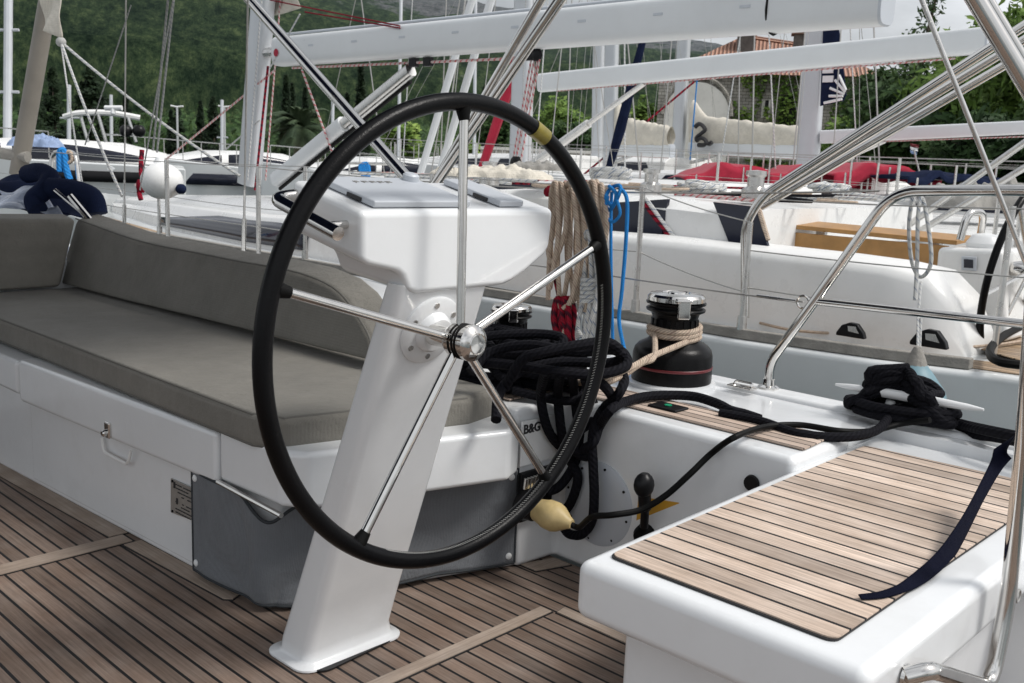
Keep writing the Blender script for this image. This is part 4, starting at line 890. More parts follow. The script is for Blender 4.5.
v0=pX(277,180,XM);v1=pX(411,70,XM); vg=spar(v0,v0.lerp(v1,.55),.07,.07,flat=1).build('vang','boomw',n1); spar(v0.lerp(v1,.5),v1,.05,.05,flat=1).build('vang_rod','steel2',vg)
MB().tube([v0+V((0,-.05,-.08)),v1+V((0,0,-.09))],.018,8).build('vang_line','rubber',vg)
# sprung lines fanning from boom and mast
for a_,b_,m,r in(((302,70),(335,160),'rope_pink',.010),((270,0),(400,26),'rope_r',.006),((305,12),(400,28),'rope_r',.006),((268,66),(255,190),'rope_r',.012),((275,70),(135,185),'rope_pink',.010),((300,14),(270,68),'rope_w',.008),((260,120),(225,150),'rope_w',.008)):
    MB().tube([pX(*a_,XM-.05),pX(*b_,XM-.1)],r,6).build('running_line',m,n1)
MB().grid(cloth(pX(268,-20,XM+.1),pX(300,-20,XM+.1),pX(301,8,XM+.1),pX(268,18,XM+.1),.02,31,5),12,12).build('sail_clew','sail',n1,solid=.004)
for a_,b_,x in(((125,195),(390*.322,0),4.4),((490,0),(430,180),6.2),((475,0),(420,180),6.2),((570,0),(590,170),6.5),((455,0),(475,150),6.0)):
    pass
for a_,b_,x,r in(((497,-20),(436,185),6.0,.035),((478,-20),(418,182),6.3,.035),((447,-20),(440,180),6.5,.006),((463,-20),(430,180),6.5,.006)):
    MB().tube([pX(*a_,x),pX(*b_,x)],r,10).build('shroud_cover','boomw' if r>.01 else 'wire',n1)
# roof clutter: cloth, ropes, winches
def bundle(name,px,py,d,sx,sy,m,label,seed,cat,amp=.05,par=None):
    c=pD(px,py,d); rn=random.Random(seed); sx*=d/FPX; sy*=d/FPX; ex=V((CS.x,CF.x,0)).normalized(); ey=V((-ex.y,ex.x,0))
    if 'rope' in name:
        P=[]
        for k in range(70):
            a=k*.9+rn.uniform(-.5,.5); q=rn.uniform(.35,1); P.append(c+ex*(math.cos(a)*sx*q)+ey*(math.sin(a)*sx*.6*q)+V((0,0,-sy*.7+sy*1.7*(k/70)*(1-q*.5)+rn.uniform(-.01,.01))))
        o=MB().tube(cr(P,5),.0022*d,6).build(name,m,par); return tag(o,label,cat)
    sd=rn.uniform(0,50)
    def fn(u,v):
        x=2*u-1; y=2*v-1; rr=max(0,1-(abs(x)**3+abs(y)**3)); w=abs(NZ0.noise(V((x*3.2+sd,y*2,sd))))*1.7+abs(NZ0.noise(V((x*8+sd,y*4,3.))))*.8
        return c+ex*(x*sx*(1+.15*NZ0.noise(V((y*3,sd,0)))))+ey*(y*sx*.6*(1+.3*NZ0.noise(V((x*3,sd,1)))))+V((0,0,-sy*.8+sy*1.5*rr**.5*(.75+.42*w)))
    o=MB().grid(fn,90,36).build(name,m,par,ang=80)
    if par is None: tag(o,label,cat)
    return o
bundle('sail_cloth',505,172,5.6,46,7,'sail','crumpled cream sailcloth heaped on the neighbouring coachroof right of the pedestal box',3,'sail')
bundle('sail_cloth',540,166,5.9,30,5,'grey_cloth','small grey folded cloth lying behind the cream heap left of the beige coil',4,'cloth')
bundle('sail_cloth',450,172,5.9,20,5,'sail','small cream cloth fold just left of the wheel top spoke behind the pedestal box',6,'sail')
bundle('rope_pile',612,172,6.4,22,7,'rope_w','pale tangled rope pile on the coachroof behind the blue knot',5,'rope')
bundle('rope_pile',700,186,6.6,26,6,'rope_w','pale rope pile on the coachroof between the two dark cabin windows',8,'rope')
bundle('rope_pile',660,190,6.6,24,5,'grey_cloth','grey cloth and rope pile left of the roof winch',9,'cloth')
bundle('rope_pile',830,187,8.5,22,5,'rope_w','coiled dark and pale rope pile beyond the raked frame tubes',10,'rope')
rn=random.Random(77)
for i in range(26):
    x=rn.uniform(4.6,6.2); y=rn.uniform(2.7,6.5); P=[V((x,y,1.045))]
    for k in range(5): P.append(P[-1]+V((rn.uniform(-.2,.2),rn.uniform(-.45,.45),rn.uniform(-.004,.012))))
    MB().tube(cr(P,5),rn.choice((.008,.011)),6).build('deck_rope',rn.choice(('rope_w','rope_b','rope_r','rope_k','rope_pink')),n1)
for x,y,s in((4.75,2.75,.55),(4.85,3.5,.5),(4.6,4.6,.5)):
    c=V((x,y,1.03)); w_=MB().lathe([(.13*s,0),(.13*s,.12*s),(.08*s,.15*s),(.08*s,.24*s),(.10*s,.26*s),(.10*s,.30*s),(0,.31*s)],c,(0,0,1),24).build('roof_winch','steel2',n1)
# striped lines led down the cabin side
for px,x2,m in((641,672,'rope_r'),(646,676,'rope_w'),(756,768,'rope_b')):
    MB().tube([pPl(px,199,(4.33,0,.85),(1,0,-.3)),pPl(x2,240,(4.33,0,.85),(1,0,-.3))],.012,6).build('led_line',m,n1)
# ---------------- farther yachts
def yacht(label,x,ybow,ystern,zd,hwid,roofz,mastpx,x_m,boom=None,boomr=.13,cover=None,name='sailing_yacht',mastr=.12,top=(0,0),boat_m='gel2',win=True,rng=1,mtoplean=8):
    t=thing(name,label,'yacht',(x,(ybow+ystern)/2,-.95))
    n=9; ysx=[ystern+(ybow-ystern)*k/(n-1) for k in range(n)]; hws=[hwid*f for f in(.86,.96,1,1,.97,.88,.70,.42,.05)]; zds=[zd+.03*max(0,k-3) for k in range(n)]
    profile_hull(MB(),x,ysx,hws,zds).build('hull',boat_m,t,bevel=.03)
    y0=ystern+(ybow-ystern)*.32; y1=ystern+(ybow-ystern)*.82
    rs=[]
    for k in range(6):
        f=k/5; y=y0+(y1-y0)*f; w=hwid*(.66-.30*f); z=zd+(roofz-zd)*(1-.75*f**2); rs.append([V((x-w,y,zd-.02)),V((x-w*.94,y,zd+(z-zd)*.75)),V((x-w*.75,y,z)),V((x+w*.75,y,z)),V((x+w*.94,y,zd+(z-zd)*.75)),V((x+w,y,zd-.02))])
    MB().loft(rs).build('coachroof','gel2',t,bevel=.03)
    if win:
        for a,b in((.08,.3),(.36,.62)):
            P=[]
            for f,h in((a,.28),(b,.3),(b-.02,.68),(a+.03,.7)):
                y=y0+(y1-y0)*f; w=hwid*(.66-.30*f); z=zd+(roofz-zd)*(1-.75*f**2); P.append(V((x-w*(1-.06*h/.75)-.012,y,zd+(z-zd)*h)))
            MB().prism(P,(.02,0,0)).build('cabin_window','glass',t,smooth=False)
    for sg in(-1,1):
        pr_=None
        for k in range(8):
            y=ystern+.3+(ybow-ystern-.8)*k/7; f=(y-ystern)/(ybow-ystern)*8; i=min(int(f),7); h=hws[i]*(1-(f-i))+hws[i+1]*(f-i)-.05; z=zds[i]
            q=V((x+sg*h,y,z+.6)); MB().tube([V((x+sg*h,y,z)),q],.014,6).build('stanchion','steel2',t)
            if pr_ is not None:
                for dz in(0,-.28): MB().tube([pr_+V((0,0,dz)),q+V((0,0,dz))],.004,4).build('guard_wire','wire',t)
            pr_=q
    if mastpx:
        mb0=pX(mastpx,185,x); mb1=pX(mastpx+mtoplean,0,x); d=(mb1-mb0); h=13/d.z
        base=V((mb0.x,mb0.y,zd+.2)); tp2=mb0+d*h
        ms=spar(base,tp2,mastr,mastr*.85,up=(0,1,0),flat=.62).build('mast','alu',t)
        for dx,dy in((-.09,-.1),(.09,-.12),(0,-.16)): MB().tube([base+V((dx,dy,0)),tp2+V((dx,dy,0))],.007,4).build('halyard','rope_w',ms)
        for sg in(-1,1):
            MB().tube([V((x+sg*hwid*.85,mb0.y-.2,zd)),base.lerp(tp2,.95)],.006,5).build('shroud','wire',t)
            MB().tube([V((x+sg*hwid*.8,mb0.y-.6,zd)),base.lerp(tp2,.5)],.006,5).build('shroud','wire',t)
        MB().tube([V((x,ystern,zd)),tp2],.005,5).build('backstay','wire',t); MB().tube([V((x,ybow-.2,zd+.3)),base.lerp(tp2,.97)],.007,5).build('forestay','wire',t)
        if boom:
            p=pX(*boom[0],x); q=pX(*boom[1],x); p=V((x,p.y,p.z)); r1_,r2_=(pr(p,boomr[0]),pr(q,boomr[1])) if isinstance(boomr,tuple) else (boomr,boomr*1.15); boomr=r1_; b_=spar(p,q,r1_,r2_,n=32,flat=.7,ex=.55).build('boom','boomw',t)
            MB().tube([q,tp2],.005,4).build('topping_lift','wire',t)
            spar(q,q+(q-p).normalized()*.02,r2_*1.01,r2_*.97,n=32,flat=.7,ex=.55).build('end_cap','lid',b_)
            MB().tube([p.lerp(q,.05)+V((0,0,-boomr)),p.lerp(q,.95)+V((0,0,-boomr*1.2))],.01,5).build('reef_line','rope_pink',b_)
            v0=base+V((0,-.15,.15)); v1=p.lerp(q,.3)-V((0,0,boomr)); MB().tube([v0,v0.lerp(v1,.55)],.06,10).tube([v0.lerp(v1,.5),v1],.035,10).build('vang','steel2',b_)
            if cover:
                rn=random.Random(int(x*10)); ph=[rn.uniform(0,6) for _ in range(4)]
                def fn(u,v):
                    c=p.lerp(q,.0+.97*u); a=2*math.pi*v; h=cover*(1.0-.35*u)*(1+.015*math.sin(u*30+ph[0])+.5*math.exp(-(u/.08)**2)); w=.17*(1+.12*math.sin(u*21+ph[1]+3*math.sin(a)))
                    return c+V((w*math.cos(a),0,boomr*.6+h*.5+h*.5*math.sin(a)+.012*math.sin(u*60+a*2+ph[2])))
                MB().grid(fn,90,24).build('sail_cover','sail',b_,ang=70)
    return t
y2=yacht('white yacht beyond the neighbour, with a long white boom under the biggest one',10.2,14.5,1.5,.75,1.85,1.05,519,10.2,boom=((541,83),(988,40)),boomr=(9,13),mastr=.16,mtoplean=6)
y3=yacht('yacht with grey mast near the red canopies and a low boom reaching the right edge',15.5,15,2.5,.85,1.9,1.25,806,15.5,boom=((822,137),(1060,126)),boomr=(6.5,6.8),mastr=.19,mtoplean=12)
y4=yacht('distant yacht whose slim grey mast carries a cream sail cover with a dark emblem',24,24.5,12.,.9,2.0,1.45,676,24,boom=((690,148),(806,152)),boomr=.16,cover=.82,mastr=.20,mtoplean=10)
y5=yacht('distant yacht with a cream covered boom left of the slim mast',21.5,27,14,.9,2.0,1.4,609,21.5,boom=((616,150),(672,151)),boomr=.15,cover=.8,mastr=.20,mtoplean=3)
y6=yacht('distant yacht showing only a mast just left of the taller twin mast',25,31,19,.9,2.0,1.4,596,25,mastr=.2,mtoplean=3)
# emblem on the cream cover (two curved dark strokes)
xe=24-.34
E_=[[(695,133),(699,130),(703,132),(705,136),(702,139),(697,143),(696,147)],[(696,147),(701,144),(706,147),(704,151),(698,151)],[(706,148),(709,150),(712,148)]]
for s_ in E_: MB().tube(cr([pX(a,b-6,xe) for a,b in s_],5),[.055]*200 if False else .06,6).build('cover_emblem','ink',y4)
# furled navy flag-like sail on y3's mast with pale rays
fl_=thing('rolled_genoa_cover','navy sail panel with pale rays and small white patches hanging beside the grey mast','sail panel',pD(830,130,16))
xf=15.3
P_=[pX(823,28,xf),pX(839,30,xf),pX(846,95,xf),pX(843,101,xf),pX(820,106,xf)]
fo=MB().prism(P_,(.02,0,0)).build('panel','navy',fl_,smooth=False)
for a_,b_ in(((845,92),(835,80)),((844,94),(830,88)),((843,96),(829,96)),((846,90),(839,75)),((842,99),(824,103))):
    MB().tube([pX(*a_,xf-.03),pX(*b_,xf-.03)],.022,5).build('ray','white',fo)
for a_ in((828,70),(828,79)): 
    q=pX(*a_,xf-.02); MB().obox(q,(0,1,0),(0,0,1),(1,0,0),.09,.05,.012).build('patch','white',fo,smooth=False)
# rope from mast 683 (red) and teal one
MB().tube([pX(582,176,21),pX(694,82,23.6)],.03,6).build('red_line','rope_r',y4)
MB().tube([pX(697,80,23.6),pX(690,160,23.6)],.02,5).build('blue_line','rope_blue',y4)
# dark rolled headsail leaning between masts, red rolled sail on the left
hs_=MB().tube([pX(652,-10,14),pX(643,40,14),pX(620,130,14),pX(606,178,14)],[.05,.06,.095,.05],10).build('furled_headsail','navy'); tag(hs_,'dark navy furled sail leaning between the twin grey masts and the slim mast','furled sail')
hr=MB().tube([pX(540,-20,11.5),pX(508,90,11.5),pX(482,168,11.5)],[.10,.09,.07],10).build('furled_headsail','redc'); tag(hr,'dark red furled sail leaning just left of the mast behind the wheel top','furled sail')
# blocks hanging behind wheel
tk=thing('mainsheet_tackle','pale rope tackle with black blocks hanging from the biggest boom behind the wheel','tackle',pD(517,168,5.8))
for a_,b_ in(((535,55),(515,165)),((540,57),(520,165)),((532,55),(512,165)),((538,58),(518,150))): MB().tube([pX(*a_,5.4),pX(*b_,5.3)],.008,6).build('fall','rope_pink',tk)
MB().ball(pX(516,163,5.3),.055,12,(.6,1,1)).build('block','black',tk); MB().ball(pX(537,55,5.4),.05,12,(.6,1,1)).build('block','black',tk)
# ---------------- boats on the left
def cruiser(label,px0,px1,yk,d,h,cabin,stripe=None,seed=1,arch=False):
    """motor cruiser drawn along a heading roughly across the view; profile given in metres along its length"""
    a=pD(px0,yk,d); b=pD(px1,yk,d*1.12); a.z=b.z=0; L_=(b-a).length; u=(b-a).normalized(); w=V((-u.y,u.x,0)); 
    if w.dot(V((CS.z,CF.z,0)))<0: w=-w
    t=thing('motor_yacht',label,'motor yacht',(a+b)/2+V((0,0,-.95)))
    H=h
    def ring(s,hw,z): c=a+u*(s*L_)+w*1.9; return [c-w*hw+V((0,0,z)),c-w*hw*.93+V((0,0,z-.55)),c-w*hw*.75+V((0,0,-1.1)),c+w*hw*.75+V((0,0,-1.1)),c+w*hw*.93+V((0,0,z-.55)),c+w*hw+V((0,0,z))]
    MB().loft([ring(0,.1,H+.35),ring(.12,.9,H+.28),ring(.3,1.55,H+.18),ring(.55,1.85,H+.05),ring(.85,1.85,H),ring(1,1.7,H-.05)]).build('hull','hull',t,bevel=.04)
    def strip(name,m,s0,s1,z0,z1,hwf,off=-.02):
        P=[]
        n=14
        q=lambda s,z:a+u*(s*L_)+w*(1.9-hwf(s)+off)+V((0,0,z))
        vs=MB().grid(lambda i,j:q(s0+(s1-s0)*i,(z0(s0+(s1-s0)*i) if callable(z0) else z0)*(1-j)+(z1(s0+(s1-s0)*i) if callable(z1) else z1)*j),n,2)
        return vs.build(name,m,t,solid=.02)
    hwf=lambda s: 1.85 if s>.5 else .1+1.75*min(1,(s/.5))**.7
    if stripe: strip('hull_stripe','black',.60,.95,H-.40,H-.16,lambda s:hwf(s)*1.015)
    cz=cabin
    def cring(s,hw,z0,z1): c=a+u*(s*L_)+w*1.9; return [c-w*hw+V((0,0,z0)),c-w*hw*.88+V((0,0,z0+(z1-z0)*.62)),c-w*hw*.62+V((0,0,z1)),c+w*hw*.62+V((0,0,z1)),c+w*hw*.88+V((0,0,z0+(z1-z0)*.62)),c+w*hw+V((0,0,z0))]
    MB().loft([cring(.2,.7,H,H+.3),cring(.36,1.2,H,H+cz*.62),cring(.5,1.4,H,H+cz*.95),cring(.66,1.42,H,H+cz),cring(.82,1.4,H,H+cz*.93),cring(.95,1.3,H,H+cz*.5)]).build('cabin','gel2',t,bevel=.05)
    for s0,s1 in((.34,.5),(.53,.88)):
        strip('side_window','glass',s0,s1,H+.10*cz,lambda s:H+cz*(.24+.56*math.sin((s-.3)/.62*math.pi)),lambda s:1.455 if s>.5 else (1.22+(s-.36)*1.5 if s>.36 else .72+(s-.2)*3.1),off=-.03)
    if not stripe: strip('hull_windows','glass',.30,.72,H-.50,H-.18,lambda s:hwf(s)*1.015)
    r=random.Random(seed)
    for k in range(9):
        s=.03+.075*k; c=a+u*(s*L_)+w*(1.9-hwf(s)*.95)+V((0,0,H+.28-.3*s)); MB().tube([c,c+V((0,0,.55))],.014,6).build('rail_post','steel2',t)
    MB().tube([a+u*((.03+.075*k)*L_)+w*(1.9-hwf(.03+.075*k)*.95)+V((0,0,H+.83-.3*(.03+.075*k))) for k in range(9)],.014,6).build('bow_rail','steel2',t)
    if not arch: return t,a,u,w,L_
    c=a+u*(.72*L_)+w*1.9
    MB().tube(fillet([c-w*1.2+V((0,0,H+cz*.9)),c-w*1.1+u*.5+V((0,0,H+cz+.75)),c+w*1.1+u*.5+V((0,0,H+cz+.75)),c+w*1.2+V((0,0,H+cz*.9))],.25),.06,8).build('radar_arch','gel2',t)
    MB().lathe([(.28,0),(.3,.06),(.26,.14),(.1,.2),(0,.2)],c+u*.5+V((0,0,H+cz+.8)),(0,0,1),18).build('radar_dome','white',t)
    MB().tube([c+u*.4+V((0,0,H+cz+.8)),c+u*.5+V((0,0,H+cz+2.3))],.012,5).build('antenna','white',t)
    return t,a,u,w,L_
cz1,a1,u1,w1_,L1=cruiser('white motor yacht with dark windows and black hull stripe beyond the navy sprayhood',-210,186,185,20,.74,.50,True,2)
cz2,a2,u2,_,L2=cruiser('low white motor yacht with black windows behind the white round buoy and grey mast',110,330,180,27,.62,.50,None,3,False)
cz3,a3,u3,_,L3=cruiser('white motor cruiser with raked windows behind the big wheel rim and blue hank',285,470,178,27,.50,.62,None,4,False)
bd=MB().prism([pD(111+dx,169+dy,17.4) for dx,dy in((-4,0),(0,-3),(4,0),(0,3))],V((CS.z,CF.z,0))*.02).build('diamond_badge','white',cz1,smooth=False)
# diamond badge on stripe
q=pD(111,169,13.6)
# flybridge shade of first
c=pD(97,114,15.2)
MB().tube(cr(D((64,117,19),(80,113,19),(110,113,19.2),(140,118,19.4)),6),.06,8).build('shade_top','gel2',cz1)
for p_ in ((80,114),(98,114),(128,117)): MB().tube([pD(p_[0],p_[1],19.1),pD(p_[0]+8,142,19.2)],.03,6).build('shade_leg','steel2',cz1)
for p_ in((126,131),(139,131)): MB().ball(pD(*p_,18.6),.12,14).build('black_ball','black',cz1)
MB().tube(D((105,108,19),(122,108,19)),.05,8).tube(D((113,108,19),(113,114,19)),.05,8).build('radar_scanner','white',cz1)
# light blue cover + white ball fender + pushpit with blue rope, far slim mast
o=bundle('blue_cover',36,141,17,26,7,'blue','light blue fabric cover over a boat behind the leaning pole',21,'cover')
bf=thing('round_buoy','large white round buoy with a dark end hanging ahead of the grey mast','buoy',pD(163,197,8.5))
MB().ball(pD(162,181,7.5),.150,24,(1.05,1.05,.92)).build('ball','gel2',bf); MB().ball(pD(181,189,7.45),.04,16,(1,1,1)).build('dark_end','navy',bf) ; MB().lathe([(.05,0),(.03,.04),(0,.05)],pD(160,163,7.5),(0,0,1),12).build('eye','white',bf)
for px,d in((78,8.8),(52,8.8)):
    pass
pl_=thing('bow_rail','small white tubular bow rail with blue rope and tan rope wound on it','rail',pD(60,185,8.5))
MB().tube(fillet(D((50,185,8.6),(52,152,8.6),(76,152,8.4),(80,190,8.4)),.1),.02,10).build('tube','steel2',pl_)
MB().tube(cr(D((60,172,8.4),(60,153,8.4),(64,152,8.4),(66,168,8.4),(70,180,8.4)),6),.03,8).build('blue_rope','rope_blue',pl_)
MB().tube(cr(D((65,154,8.4),(70,152,8.4),(72,160,8.4),(67,163,8.4),(66,156,8.4)),6),.016,8).build('tan_rope','rope_b',pl_)
rl=thing('red_line','dark red knotted line hanging beside the white round buoy','rope',pD(141,195,8))
MB().tube(cr(D((142,150,8),(141,170,8),(143,182,8),(139,190,8),(141,200,8)),5),.02,8).ball(pD(141,186,8),.05,10,(.8,.8,1.3)).build('strand','rope_r',rl)
bk=thing('blue_rope_hank','small bright blue rope hank on a guard rail, seen inside the wheel upper left','rope',pD(365,176,9))
for k in range(5): MB().tube(cr(D((360+k*2,165+k%2,9),(368,164,9),(369-k,176,9),(362+k,175,9)),5,True),.014,6,closed=True).build('loop','rope_blue',bk)
MB().tube(D((330,163,9),(400,164,9)),.014,6).build('rail','steel2',bk)
for px,tx,d,nm in((7,9,24,'slim white mast at the far left edge with short spreaders'),(69,69,34,'short distant grey mast above the white motor yacht')):
    t=thing('far_mast',nm,'mast',pD(px,190,d)); MB().tube([pD(px,190,d),pD(tx,-80 if d<30 else 85,d)],.10 if d<30 else .07,10).build('pole','alu',t)
    for yy_ in((30,92) if d<30 else (118,)): MB().tube(D((px-9,yy_,d),(px+12,yy_,d)),.035,6).build('spreader','alu',t)
# red canopies on distant boats
def canopy(px0,px1,py,d,m,label,seed,rise=10):
    t=thing('boat_canopy',label,'canopy',pD((px0+px1)/2,py+14,d)); a=pD(px0,py,d); b=pD(px1,py,d*1.03); dep=V((CS.z,CF.z,0)).normalized()*1.6; hh=rise*d/FPX
    def fn(u,v): p=a.lerp(b,u)+dep*v; return p+V((0,0,hh*math.sin(math.pi*min(1,u*1.1+.02))**.7*(1-.3*(v-.5)**2)+.02*math.sin(u*25+v*4)+ -.06*abs(math.sin(u*9.4))))
    MB().grid(fn,40,8).build('top',m,t,solid=.01)
    for u in(.1,.5,.9):
        p=fn(u,0); MB().tube([p,p-V((0,0,.9))],.015,6).build('leg','steel2',t)
    MB().grid(lambda u,v:fn(u,0)-V((0,0,v*hh*.9)),30,3).build('side_skirt',m,t,solid=.01)
canopy(684,800,182,14.2,'redc','wide dark red canopy on a distant boat right of the slim mast',1,21)
canopy(770,872,178,14.0,'redc','dark red canopy with drooping edge between the grey mast and the navy hood',2,14)
canopy(834,942,178,13.2,'redc','thin red awning stretched low in front of the dark trees at right',3,17)
canopy(908,1000,178,12,'navy','navy folded hood on the boat behind the stern rail bend',4,7)
o=bundle('boat_cover',990,196,10,60,16,'grey_cloth','grey-brown fabric boat cover at right behind the neighbouring wheel',33,'cover')
y7=yacht('white hull of another yacht beyond the teak table, partly under raked tubes',9.3+4.2,9.,-1.5,.72,1.7,1.1,None,13.5)
fg=thing('small_flag','little white, red and blue flag on a slim staff at right','flag',pD(920,185,13))
MB().tube(D((921,180,13),(914,150,13)),.012,6).build('staff','wire',fg)
for k,m in enumerate(('red','white','blue')): MB().grid(cloth(pD(910,143+k*3.5,13),pD(919-k,145+k*3.5,13),pD(919-k,148+k*3.5,13),pD(911,146.5+k*3.5,13),.01,2),4,3).build('stripe',m,fg)

# denser rigging of the boats in the middle distance
rn=random.Random(91)
for px,d,rt,par in((385,13,'wire',y2),(402,14,'rope_w',y2),(440,13,'wire',y2),(534,12,'rope_w',y2),(548,12.5,'wire',y2),(566,19,'wire',y5),(625,20,'rope_w',y5),(640,20,'wire',y5),(660,22,'wire',y4),(718,22,'rope_w',y4),(738,22,'wire',y4),(752,21,'wire',y4),(776,15,'rope_w',y3),(792,15,'wire',y3),(832,15,'wire',y3),(858,15,'rope_w',y3),(880,15.5,'wire',y3)):
    l=rn.uniform(-38,38); MB().tube([pD(px,178,d),pD(px+l,-60,d)],.0011*d*rn.uniform(.5,.8),5).build('stay',rt,par)
for px,tx,h,d,l in((222,222,170,40,'thin distant mast between the cypress pair and the grey mast'),(112,111,165,44,'thin distant mast behind the motor yacht shade'),(332,333,160,38,'thin distant mast seen between palm and lone cypress'),(398,402,20,34,'thin distant mast just inside the wheel top left'),(474,476,30,30,'thin pale mast beside the wheel top spoke')):
    t=thing('far_mast',l,'mast',pD(px,175,d)); MB().tube([pD(px,175,d),pD(tx,h-70,d)],.0017*d,8).build('pole','alu',t); MB().tube(D((px-5,min(h+30,(h-70+175)/2),d),(px+6,min(h+30,(h-70+175)/2),d)),.0009*d,5).build('spreader','alu',t)
# ================================================================== SHORE, HILLS, HOUSE, TREES
def foliage_mat(name,c1,c2,c3,sc=.7,rough=.7):
    m,nt,b=newmat(name); g=N(nt,'ShaderNodeNewGeometry'); no=N(nt,'ShaderNodeTexNoise',Scale=sc,Detail=7.,Roughness=.7); L(nt,g.outputs['Position'],no.inputs['Vector'])
    r=N(nt,'ShaderNodeValToRGB'); L(nt,no.outputs['Fac'],r.inputs[0]); e=r.color_ramp.elements; e[0].position=.32; e[0].color=(*c1,1); e[1].position=.68; e[1].color=(*c3,1); x=e.new(.5); x.color=(*c2,1)
    L(nt,r.outputs[0],b.inputs['Base Color']); b.inputs['Roughness'].default_value=rough; b.inputs['Specular IOR Level'].default_value=.2
    b.inputs['Transmission Weight'].default_value=0; return m
M['leaf_d']=foliage_mat('dark_leaves',(.012,.030,.010),(.03,.065,.018),(.07,.115,.03))
M['leaf_m']=foliage_mat('mid_leaves',(.045,.09,.016),(.11,.19,.034),(.24,.33,.08))
M['cyp']=foliage_mat('cypress_leaves',(.006,.014,.007),(.013,.027,.012),(.025,.045,.018))
M['palm']=foliage_mat('palm_leaves',(.02,.035,.02),(.045,.07,.035),(.08,.11,.06))
M['bark']=mat('bark',(.10,.08,.06),.9,var=.3,scale=4,bump=.5,bscale=20)
# ground, water
def flat(name,pts,z,m): o=MB().poly([V((x,y,z)) for x,y in pts]).build(name,m,None,smooth=False); tag(o,None,None,None,'structure'); return o
wm,nt,b=newmat('harbour_water'); b.inputs['Base Color'].default_value=(.03,.05,.05,1); b.inputs['Roughness'].default_value=.06
no=N(nt,'ShaderNodeTexNoise',Scale=3.,Detail=5.); g=N(nt,'ShaderNodeNewGeometry'); L(nt,g.outputs['Position'],no.inputs['Vector']); bp_=N(nt,'ShaderNodeBump'); bp_.inputs['Strength'].default_value=.4; bp_.inputs['Distance'].default_value=.1; L(nt,no.outputs['Fac'],bp_.inputs['Height']); L(nt,bp_.outputs[0],b.inputs['Normal'])
flat('water',[(-4000,-4000),(4000,-4000),(4000,4000),(-4000,4000)],-.92,wm)
gm=foliage_mat('ground_scrub',(.05,.06,.03),(.10,.10,.06),(.2,.18,.13),.3)
def hz(px,d,z): # ground point at horizontal distance d
    r=ray(px,160); r.z=0; r.normalize(); return V((r.x*d,r.y*d,z))
ring=[hz(px,d,.35) for px,d in ((-1600,40),(-700,42),(-200,44),(100,46),(300,46),(500,42),(620,38),(760,34),(900,29),(1024,25),(1300,22),(2200,24))]
far=[hz(px,420,.35) for px in(2200,1300,900,500,100,-700,-1600)]
o=MB().prism([p-V((0,0,1.5)) for p in ring+far],(0,0,1.5)).build('quay','gel2' if False else gm,None,smooth=False); tag(o,None,None,None,'structure')
# stone quay wall with courses
def stone_mat(name,c,sc=1.,mort=(.12,.11,.10)):
    m,nt,b=newmat(name); uv=N(nt,'ShaderNodeTexCoord'); br=N(nt,'ShaderNodeTexBrick'); L(nt,uv.outputs['UV'],br.inputs['Vector'])
    br.inputs['Scale'].default_value=sc; br.inputs['Mortar Size'].default_value=.02; br.inputs['Color1'].default_value=(*c,1); br.inputs['Color2'].default_value=(*(x*.7 for x in c),1); br.inputs['Mortar'].default_value=(*mort,1)
    no=N(nt,'ShaderNodeTexNoise',Scale=3.,Detail=9.,Roughness=.7); g=N(nt,'ShaderNodeNewGeometry'); L(nt,g.outputs['Position'],no.inputs['Vector'])
    mr=N(nt,'ShaderNodeMapRange'); mr.inputs['From Min'].default_value=.3; mr.inputs['From Max'].default_value=.7; mr.inputs['To Min'].default_value=.55; mr.inputs['To Max'].default_value=1.25; L(nt,no.outputs['Fac'],mr.inputs['Value'])
    sc_=N(nt,'ShaderNodeVectorMath',operation='SCALE'); L(nt,br.outputs['Color'],sc_.inputs[0]); L(nt,mr.outputs[0],sc_.inputs['Scale']); L(nt,sc_.outputs[0],b.inputs['Base Color']); b.inputs['Roughness'].default_value=.9
    return m
M['stone']=stone_mat('rubble_stone',(.50,.475,.42),1.6)
M['plaster']=mat('old_plaster',(.80,.78,.73),.85,var=.1,scale=.8,dirt=.35,dcol=(.35,.33,.30))
def tile_mat():
    m,nt,b=newmat('red_roof_tiles'); uv=N(nt,'ShaderNodeTexCoord'); w=N(nt,'ShaderNodeTexWave',wave_type='BANDS',bands_direction='X',Scale=1.6); L(nt,uv.outputs['UV'],w.inputs['Vector'])
    br=N(nt,'ShaderNodeTexBrick'); br.inputs['Scale'].default_value=3.; L(nt,uv.outputs['UV'],br.inputs['Vector']); br.inputs['Color1'].default_value=(.38,.13,.07,1); br.inputs['Color2'].default_value=(.55,.24,.14,1); br.inputs['Mortar'].default_value=(.55,.42,.34,1); br.inputs['Brick Width'].default_value=.2; br.inputs['Row Height'].default_value=.3; br.inputs['Mortar Size'].default_value=.03
    r=N(nt,'ShaderNodeValToRGB'); L(nt,w.outputs['Fac'],r.inputs[0]); r.color_ramp.elements[0].color=(.35,.3,.28,1); r.color_ramp.elements[1].color=(1,1,1,1)
    mx=N(nt,'ShaderNodeMix',data_type='RGBA',blend_type='MULTIPLY'); mx.inputs[0].default_value=1; L(nt,br.outputs[0],mx.inputs[6]); L(nt,r.outputs[0],mx.inputs[7]); L(nt,mx.outputs[2],b.inputs['Base Color']); b.inputs['Roughness'].default_value=.85
    bp_=N(nt,'ShaderNodeBump'); bp_.inputs['Distance'].default_value=.08; L(nt,w.outputs['Fac'],bp_.inputs['Height']); L(nt,bp_.outputs[0],b.inputs['Normal']); return m
M['tiles']=tile_mat()
